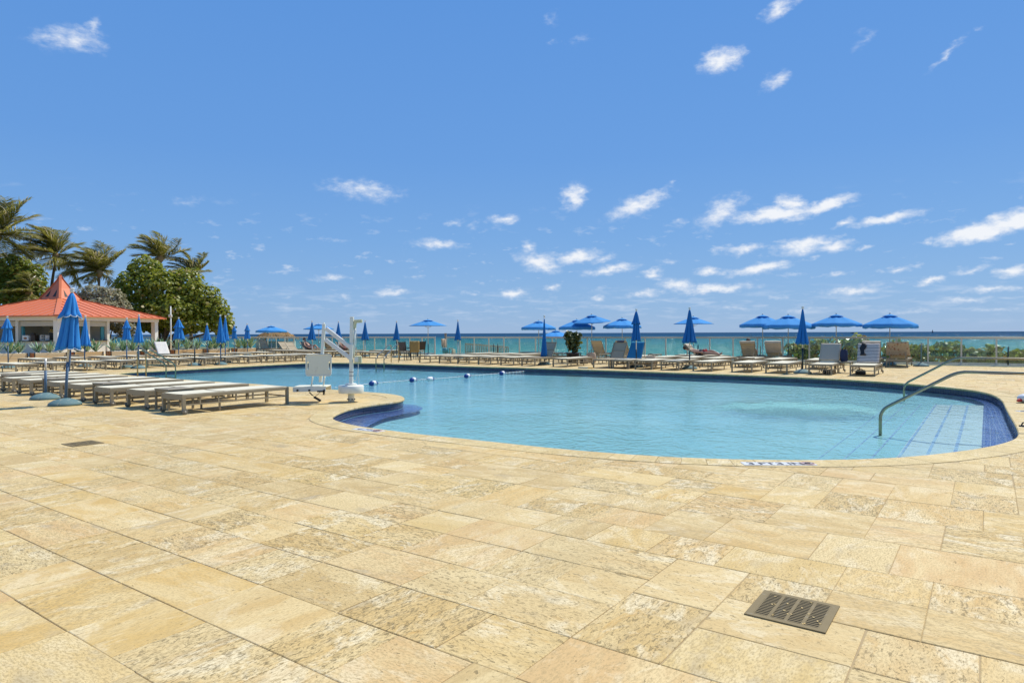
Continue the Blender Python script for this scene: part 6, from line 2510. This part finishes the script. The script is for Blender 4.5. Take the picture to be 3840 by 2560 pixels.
def bag(name, label, loc, rz, d, mat, strap=True):
    root = thing(name, label, 'bag', loc, rz)
    x, y, z = d
    m = MB()
    n = 14
    pts = []
    for j, (k, zz) in enumerate(((0.82, 0.0), (1.0, 0.12), (1.02, 0.5), (0.92, 0.85), (0.70, 1.0))):
        for i in range(n):
            a = 2 * math.pi * i / n
            cx_, sy_ = math.cos(a), math.sin(a)
            ex = lambda q: math.copysign(abs(q) ** 0.6, q)
            pts.append((ex(cx_) * x / 2 * k, ex(sy_) * y / 2 * k, zz * z + (0.01 * math.sin(5 * a + j) if j else 0)))
    m.grid(pts, n, 5, True, True)
    m.add([pts[i] for i in range(n)], [tuple(range(n - 1, -1, -1))])
    m.add([pts[4 * n + i] for i in range(n)], [tuple(range(n))])
    m.build('body', M[mat], root)
    if strap:
        s_ = MB()
        s_.tube([(x * 0.25 * math.cos(a), 0, z * 0.95 + 0.6 * z * math.sin(a) * 0.5) for a in [math.pi * k / 8 for k in range(9)]], 0.012, 6)
        s_.build('strap', M['black'], root)
    return root


bag('travel_bag', 'upright blue-grey bag on the table between towelled loungers', TABLE_BAG + Vector((0, 0, 0.394)), 0.2, (0.24, 0.16, 0.40), 'navy')
f5 = FPOS[3181][0]
bag('black_bag', 'black bag on the paving under the striped-towel lounger', f5 - E1 * 1.35 + E2 * 0.12, 0.3, (0.32, 0.22, 0.15), 'black')
f4 = FPOS[3034][0]
bag('striped_bag', 'striped bag lying under the grey-towel lounger', f4 - E1 * 1.50 - E2 * 0.12, 0.2, (0.40, 0.22, 0.16), 'stripe_bag', False)
bag('beach_bag', 'cream and black patterned beach bag right of the blue towel', P(26.0, w_at(2440, 26.0)), 0.2, (0.5, 0.3, 0.42), 'floral')
bag('beach_bag', 'pinkish tote bag with dark handle right of the potted shrub', P(27.6, w_at(2218, 27.6)), 0.2, (0.42, 0.28, 0.48), 'towel_pale')
bag('rolled_towel', 'dark and white striped rolled towel left of the pinkish tote', P(26.6, w_at(2190, 26.6)), 0.9, (0.5, 0.3, 0.36), 'stripe_bag', False)
cup_ = thing('drink_cup', 'small beige cup beside the blue-grey bag on the table', 'cup', TABLE_BAG + E2 * 0.18 + Vector((0, 0, 0.394)))
MB().lathe([(0.032, 0.0), (0.034, 0.0), (0.045, 0.15), (0.041, 0.15)], 12).build('wall', M['towel_tan'], cup_)
dc_ = thing('dark_cloth', 'small black garment hung on the striped towel', 'garment', FPOS[3181][0], FPOS[3181][1])
gm = MB()
gp_ = []
for j in range(10):
    for i in range(4):
        t = 0.80 - 0.50 * j / 9
        w_ = 0.05 + 0.05 * math.sin(j * 0.5) ** 2
        gp_.append(back_local(t, -0.17 + (i / 3 - 0.5) * w_ * 2 + 0.02 * math.sin(j * 0.9), 0.065))
gm.grid(gp_, 4, 10)
solid_sheet(gm.build('cloth', M['black'], dc_), 0.008)
fl = thing('flower_bunch', 'bunch of red flowers on the sunbather\'s lounger by the fence', 'flowers', P(30.2, w_at(2640, 30.2)) + Vector((0, 0, LH + 0.01)))
fm = MB()
for k in range(9):
    fm.ball((random.uniform(-0.2, 0.2), random.uniform(-0.1, 0.1), random.uniform(0.08, 0.26)), 0.06, 7, 5)
fm.build('petals', M['red'], fl)
sm_ = MB()
for k in range(6):
    sm_.tube([(0, 0, 0.0), (random.uniform(-0.15, 0.15), 0, 0.14)], 0.008, 5)
sm_.build('stems', M['grape'], fl)


def chair(label, loc, rz):
    root = thing('dining_chair', label, 'chair', loc, rz, 'dining chairs near the far ladder')
    for sx in (-1, 1):
        for sy in (-1, 1):
            MB().bar((sx * 0.22, sy * 0.22, 0.0), (sx * 0.20, sy * 0.21, 0.43), 0.03, 0.03, up=(0, 1, 0)).build('leg', M['dark'], root)
        MB().bar((sx * 0.22, -0.2, 0.64), (sx * 0.22, 0.24, 0.66), 0.04, 0.03).build('arm', M['dark'], root)
        MB().bar((sx * 0.22, -0.2, 0.44), (sx * 0.22, -0.2, 0.64), 0.025, 0.025, up=(0, 1, 0)).build('arm_post', M['dark'], root)
        MB().bar((sx * 0.22, 0.22, 0.43), (sx * 0.22, 0.33, 0.98), 0.03, 0.03, up=(0, 1, 0)).build('back_post', M['dark'], root)
    MB().box((0, 0, 0.44), (0.46, 0.46, 0.035), ch=0.01).build('seat', M['frame'], root)
    MB().bar((0, 0.235, 0.50), (0, 0.325, 0.96), 0.40, 0.012, up=(0, 1, 0)).build('back_sling', M['dark'], root)
    return root


c1 = G(1520, 1350)
chair('dark dining chair turned sideways left of the far pool ladder table', (c1.x, c1.y, 0), RZ1 - 0.2)
c2 = G(1549, 1350)
chair('dark dining chair holding a mustard towel near the far pool ladder', (c2.x, c2.y, 0), RZ1 + 2.6)
c3 = G(1572, 1345)
chair('dark dining chair rightmost near the far pool ladder', (c3.x, c3.y, 0), RZ1 + 2.9)
tw = MB()
tp = []
for j in range(14):
    for i in range(7):
        s = j / 13
        u = i / 6 - 0.5
        if s < 0.55:
            tp.append((u * 0.5, 0.36 + 0.01 * math.sin(u * 14), 0.42 + s / 0.55 * 0.60))
        else:
            tp.append((u * 0.5, 0.29 - (s - 0.55) * 0.12, 1.02 - (s - 0.55) / 0.45 * 0.35))
tw.grid(tp, 7, 14)
to = link('towel', tw.mesh('towel', M['towel_tan']))
to.location, to.rotation_euler = (c2.x, c2.y, 0), (0, 0, RZ1 + 2.6)
solid_sheet(to, 0.01)
tag(to, 'mustard towel hung over a dark dining chair back', 'towel', 'beach towels on loungers')
tb = G(1680, 1330)
towel_rack = thing('draped_chair', 'chair piled with peach, teal and dark towels by the beach gate', 'chair', (tb.x, tb.y, 0), RZ1 + 0.3)
MB().box((0, 0, 0.42), (0.6, 0.5, 0.05)).build('seat', M['frame'], towel_rack)
for sx in (-1, 1):
    for sy in (-1, 1):
        MB().box((sx * 0.27, sy * 0.22, 0.2), (0.035, 0.035, 0.4)).build('leg', M['frame'], towel_rack)
MB().bar((0, 0.24, 0.44), (0, 0.36, 1.05), 0.58, 0.03, up=(0, 1, 0)).build('back', M['frame'], towel_rack)
pile = [('peach towel over the back of the piled chair by the gate', 'towel_pale', (0.0, 0.30, 0.78), (0.62, 0.10, 0.56)), ('teal towel bundled on the piled chair by the gate', 'turq', (-0.52, -0.05, 0.30), (0.42, 0.34, 0.34)), ('pale folded mat leaning before the piled chair by the gate', 'towel_white', (0.12, -0.34, 0.20), (0.50, 0.10, 0.36))]
for lab, mt, c_, d_ in pile:
    m = MB()
    n = 10
    pts = []
    rg = random.Random(len(lab))
    for j in range(7):
        ph = math.pi * j / 6
        for i in range(n):
            th = 2 * math.pi * i / n
            ex = lambda q, p=0.45: math.copysign(abs(q) ** p, q)
            k = 1 + rg.uniform(-0.06, 0.06)
            pts.append((d_[0] / 2 * ex(math.sin(ph)) * ex(math.cos(th)) * k, d_[1] / 2 * ex(math.sin(ph)) * ex(math.sin(th)) * k, -d_[2] / 2 * ex(math.cos(ph))))
    m.grid(pts, n, 7, True, True)
    o = link('towel', m.mesh('towel', M[mt]))
    rm = Matrix.Rotation(RZ1 + 0.3, 3, 'Z')
    q = rm @ Vector(c_)
    o.location = (tb.x + q.x, tb.y + q.y, max(c_[2], d_[2] / 2))
    o.rotation_euler = (0, 0, RZ1 + 0.3)
    tag(o, lab, 'towel', 'beach towels on loungers')


# people: one skinned body each
def person(label, loc, rz, joints, hair, cloth):
    """joints: name -> (position, radius); body grown over the connected skeleton"""
    root = thing('person', label, 'person', loc, rz)
    J = joints
    names = list(J)
    E = [('pelvis', 'waist'), ('waist', 'chest'), ('chest', 'neck'), ('neck', 'head'), ('head', 'crown')]
    for s in 'lr':
        E += [('chest', 'sh' + s), ('sh' + s, 'el' + s), ('el' + s, 'wr' + s), ('wr' + s, 'hd' + s), ('pelvis', 'hp' + s), ('hp' + s, 'kn' + s), ('kn' + s, 'an' + s), ('an' + s, 'ft' + s)]
    me = bpy.data.meshes.new('body')
    me.from_pydata([tuple(J[n][0]) for n in names], [(names.index(a), names.index(b)) for a, b in E], [])
    me.materials.append(M['skin'])
    o = link('body', me, root)
    md = o.modifiers.new('skin', 'SKIN')
    for i, n in enumerate(names):
        me.skin_vertices[0].data[i].radius = (J[n][1], J[n][1])
        me.skin_vertices[0].data[i].use_root = (n == 'pelvis')
    o.modifiers.new('smooth', 'SUBSURF').render_levels = 2
    hc = (Vector(J['head'][0]) + Vector(J['crown'][0])) / 2
    hd = (Vector(J['crown'][0]) - Vector(J['head'][0])).normalized()
    MB().ball(hc + hd * 0.03 + Vector((-0.02, 0, 0.02)), (0.105, 0.10, 0.105), 12, 8).build('hair', M[hair], root)
    m = MB()
    pv, wv_, ch = Vector(J['pelvis'][0]), Vector(J['waist'][0]), Vector(J['chest'][0])
    m.tube([pv - (wv_ - pv) * 0.4, pv, pv.lerp(wv_, 0.5)], [0.13, 0.165, 0.15], 12)
    m.build('swimwear', M[cloth], root)
    return root


def recline(seat_z, back, legs_up=0.0, head_tilt=0.3):
    """lying with the head at small x, feet at large x; back = backrest angle"""
    hx = 0.86
    u = Vector((-math.cos(back), 0, math.sin(back)))
    nrm = Vector((math.sin(back), 0, math.cos(back)))
    pel = Vector((hx + 0.06, 0, seat_z + 0.12))
    J = {'pelvis': (pel, 0.125), 'waist': (pel + u * 0.20 + nrm * 0.01, 0.11), 'chest': (pel + u * 0.42 + nrm * 0.02, 0.125), 'neck': (pel + u * 0.60 + nrm * 0.02, 0.05), 'head': (pel + u * 0.68 + nrm * 0.03, 0.072), 'crown': (pel + u * 0.84 + nrm * 0.05, 0.085)}
    for s, sy in (('l', 1), ('r', -1)):
        J['sh' + s] = (pel + u * 0.50 + Vector((0, sy * 0.17, 0)), 0.055)
        J['el' + s] = (pel + u * 0.24 + Vector((0.02, sy * 0.27, -0.01)), 0.042)
        J['wr' + s] = (pel + u * 0.04 + Vector((0.10, sy * 0.22, 0.02)), 0.030)
        J['hd' + s] = (pel + Vector((0.16, sy * 0.20, 0.01)), 0.028)
        J['hp' + s] = (pel + Vector((0.06, sy * 0.10, -0.01)), 0.090)
        lift = legs_up if s == 'l' else legs_up * 0.15
        J['kn' + s] = (pel + Vector((0.48 - lift * 0.25, sy * 0.12, -0.03 + lift)), 0.062)
        J['an' + s] = (pel + Vector((0.90 - lift * 0.5, sy * 0.11, -0.07)), 0.040)
        J['ft' + s] = (pel + Vector((1.00 - lift * 0.5, sy * 0.12, 0.02)), 0.034)
    return J


person('sunbather lying flat on the sideways lounger by the fence', sw.location + Vector((0, 0, 0)), sw.rotation_euler.z, recline(LH, R(12), 0.12), 'hair', 'cloth_dark')
k2 = KPOS[2792]
person('person reclining in the tan fence lounger, dark hair showing above it', k2[0] + E1 * 0.12, k2[1], recline(LH - 0.10, R(52), 0.2), 'hair', 'cloth_dark')
s5 = [o for o in bpy.data.objects if o.get('label', '').startswith('sideways raised tan lounger with a reclining')][0]
person('person in dark swimwear reclining left of the pool lift', s5.location, s5.rotation_euler.z, recline(LH, R(42), 0.22), 'hair', 'cloth_dark')
s6 = [o for o in bpy.data.objects if o.get('label', '').startswith('sideways raised tan lounger behind')][0]
person('blond person in red reclining behind the pool lift', s6.location, s6.rotation_euler.z, recline(LH, R(42), 0.18), 'hair_blond', 'cloth_red')

# small things at the right edge and on the coping
wb = G(3846, 1510)
rc = thing('pool_toy', 'white rounded pool toy with red tip at the right edge', 'pool toy', (wb.x, wb.y, 0), 0.15)
MB().ball((0, 0, 0.09), (0.16, 0.12, 0.09), 16, 10).build('body', M['plaque'], rc)
MB().tube([(-0.14, -0.02, 0.06), (-0.20, -0.03, 0.05), (-0.235, -0.03, 0.05)], [0.04, 0.025, 0.008], 8).build('red_tip', M['red'], rc)
sd = G(3836, 1600)
sdl = thing('sandal', 'black sandal on the coping at the right edge', 'sandal', (sd.x, sd.y, 0.004), 0.2)
so = MB()
prof_ = [(0.05 * (0.7 + 0.3 * math.cos(a)) * math.cos(a) * 2.2, 0.045 * math.sin(a)) for a in [2 * math.pi * k / 16 for k in range(16)]]
so.add([(x, y, 0.0) for x, y in prof_] + [(x, y, 0.018) for x, y in prof_], [tuple(range(15, -1, -1)), tuple(range(16, 32))] + [(k, (k + 1) % 16, (k + 1) % 16 + 16, k + 16) for k in range(16)])
so.build('sole', M['black'], sdl)
MB().tube([(0.02, -0.04, 0.015), (0.015, -0.02, 0.05), (0.01, 0.0, 0.06), (0.015, 0.02, 0.05), (0.02, 0.04, 0.015)], 0.009, 6).build('strap', M['black'], sdl)
nd = G(2195, 1381.5)
nl = thing('pool_noodle', 'green and orange pool stick lying on the far coping', 'pool stick', (nd.x, nd.y, 0.0), RZ2 + math.pi)
MB().tube([(-0.32, 0, 0.03), (0.12, 0, 0.03)], 0.022, 8).build('green_half', M['grape2'] if False else M['turq'], nl)
MB().tube([(0.12, 0, 0.03), (0.34, 0, 0.03)], 0.022, 8).build('orange_half', M['yellow'], nl)
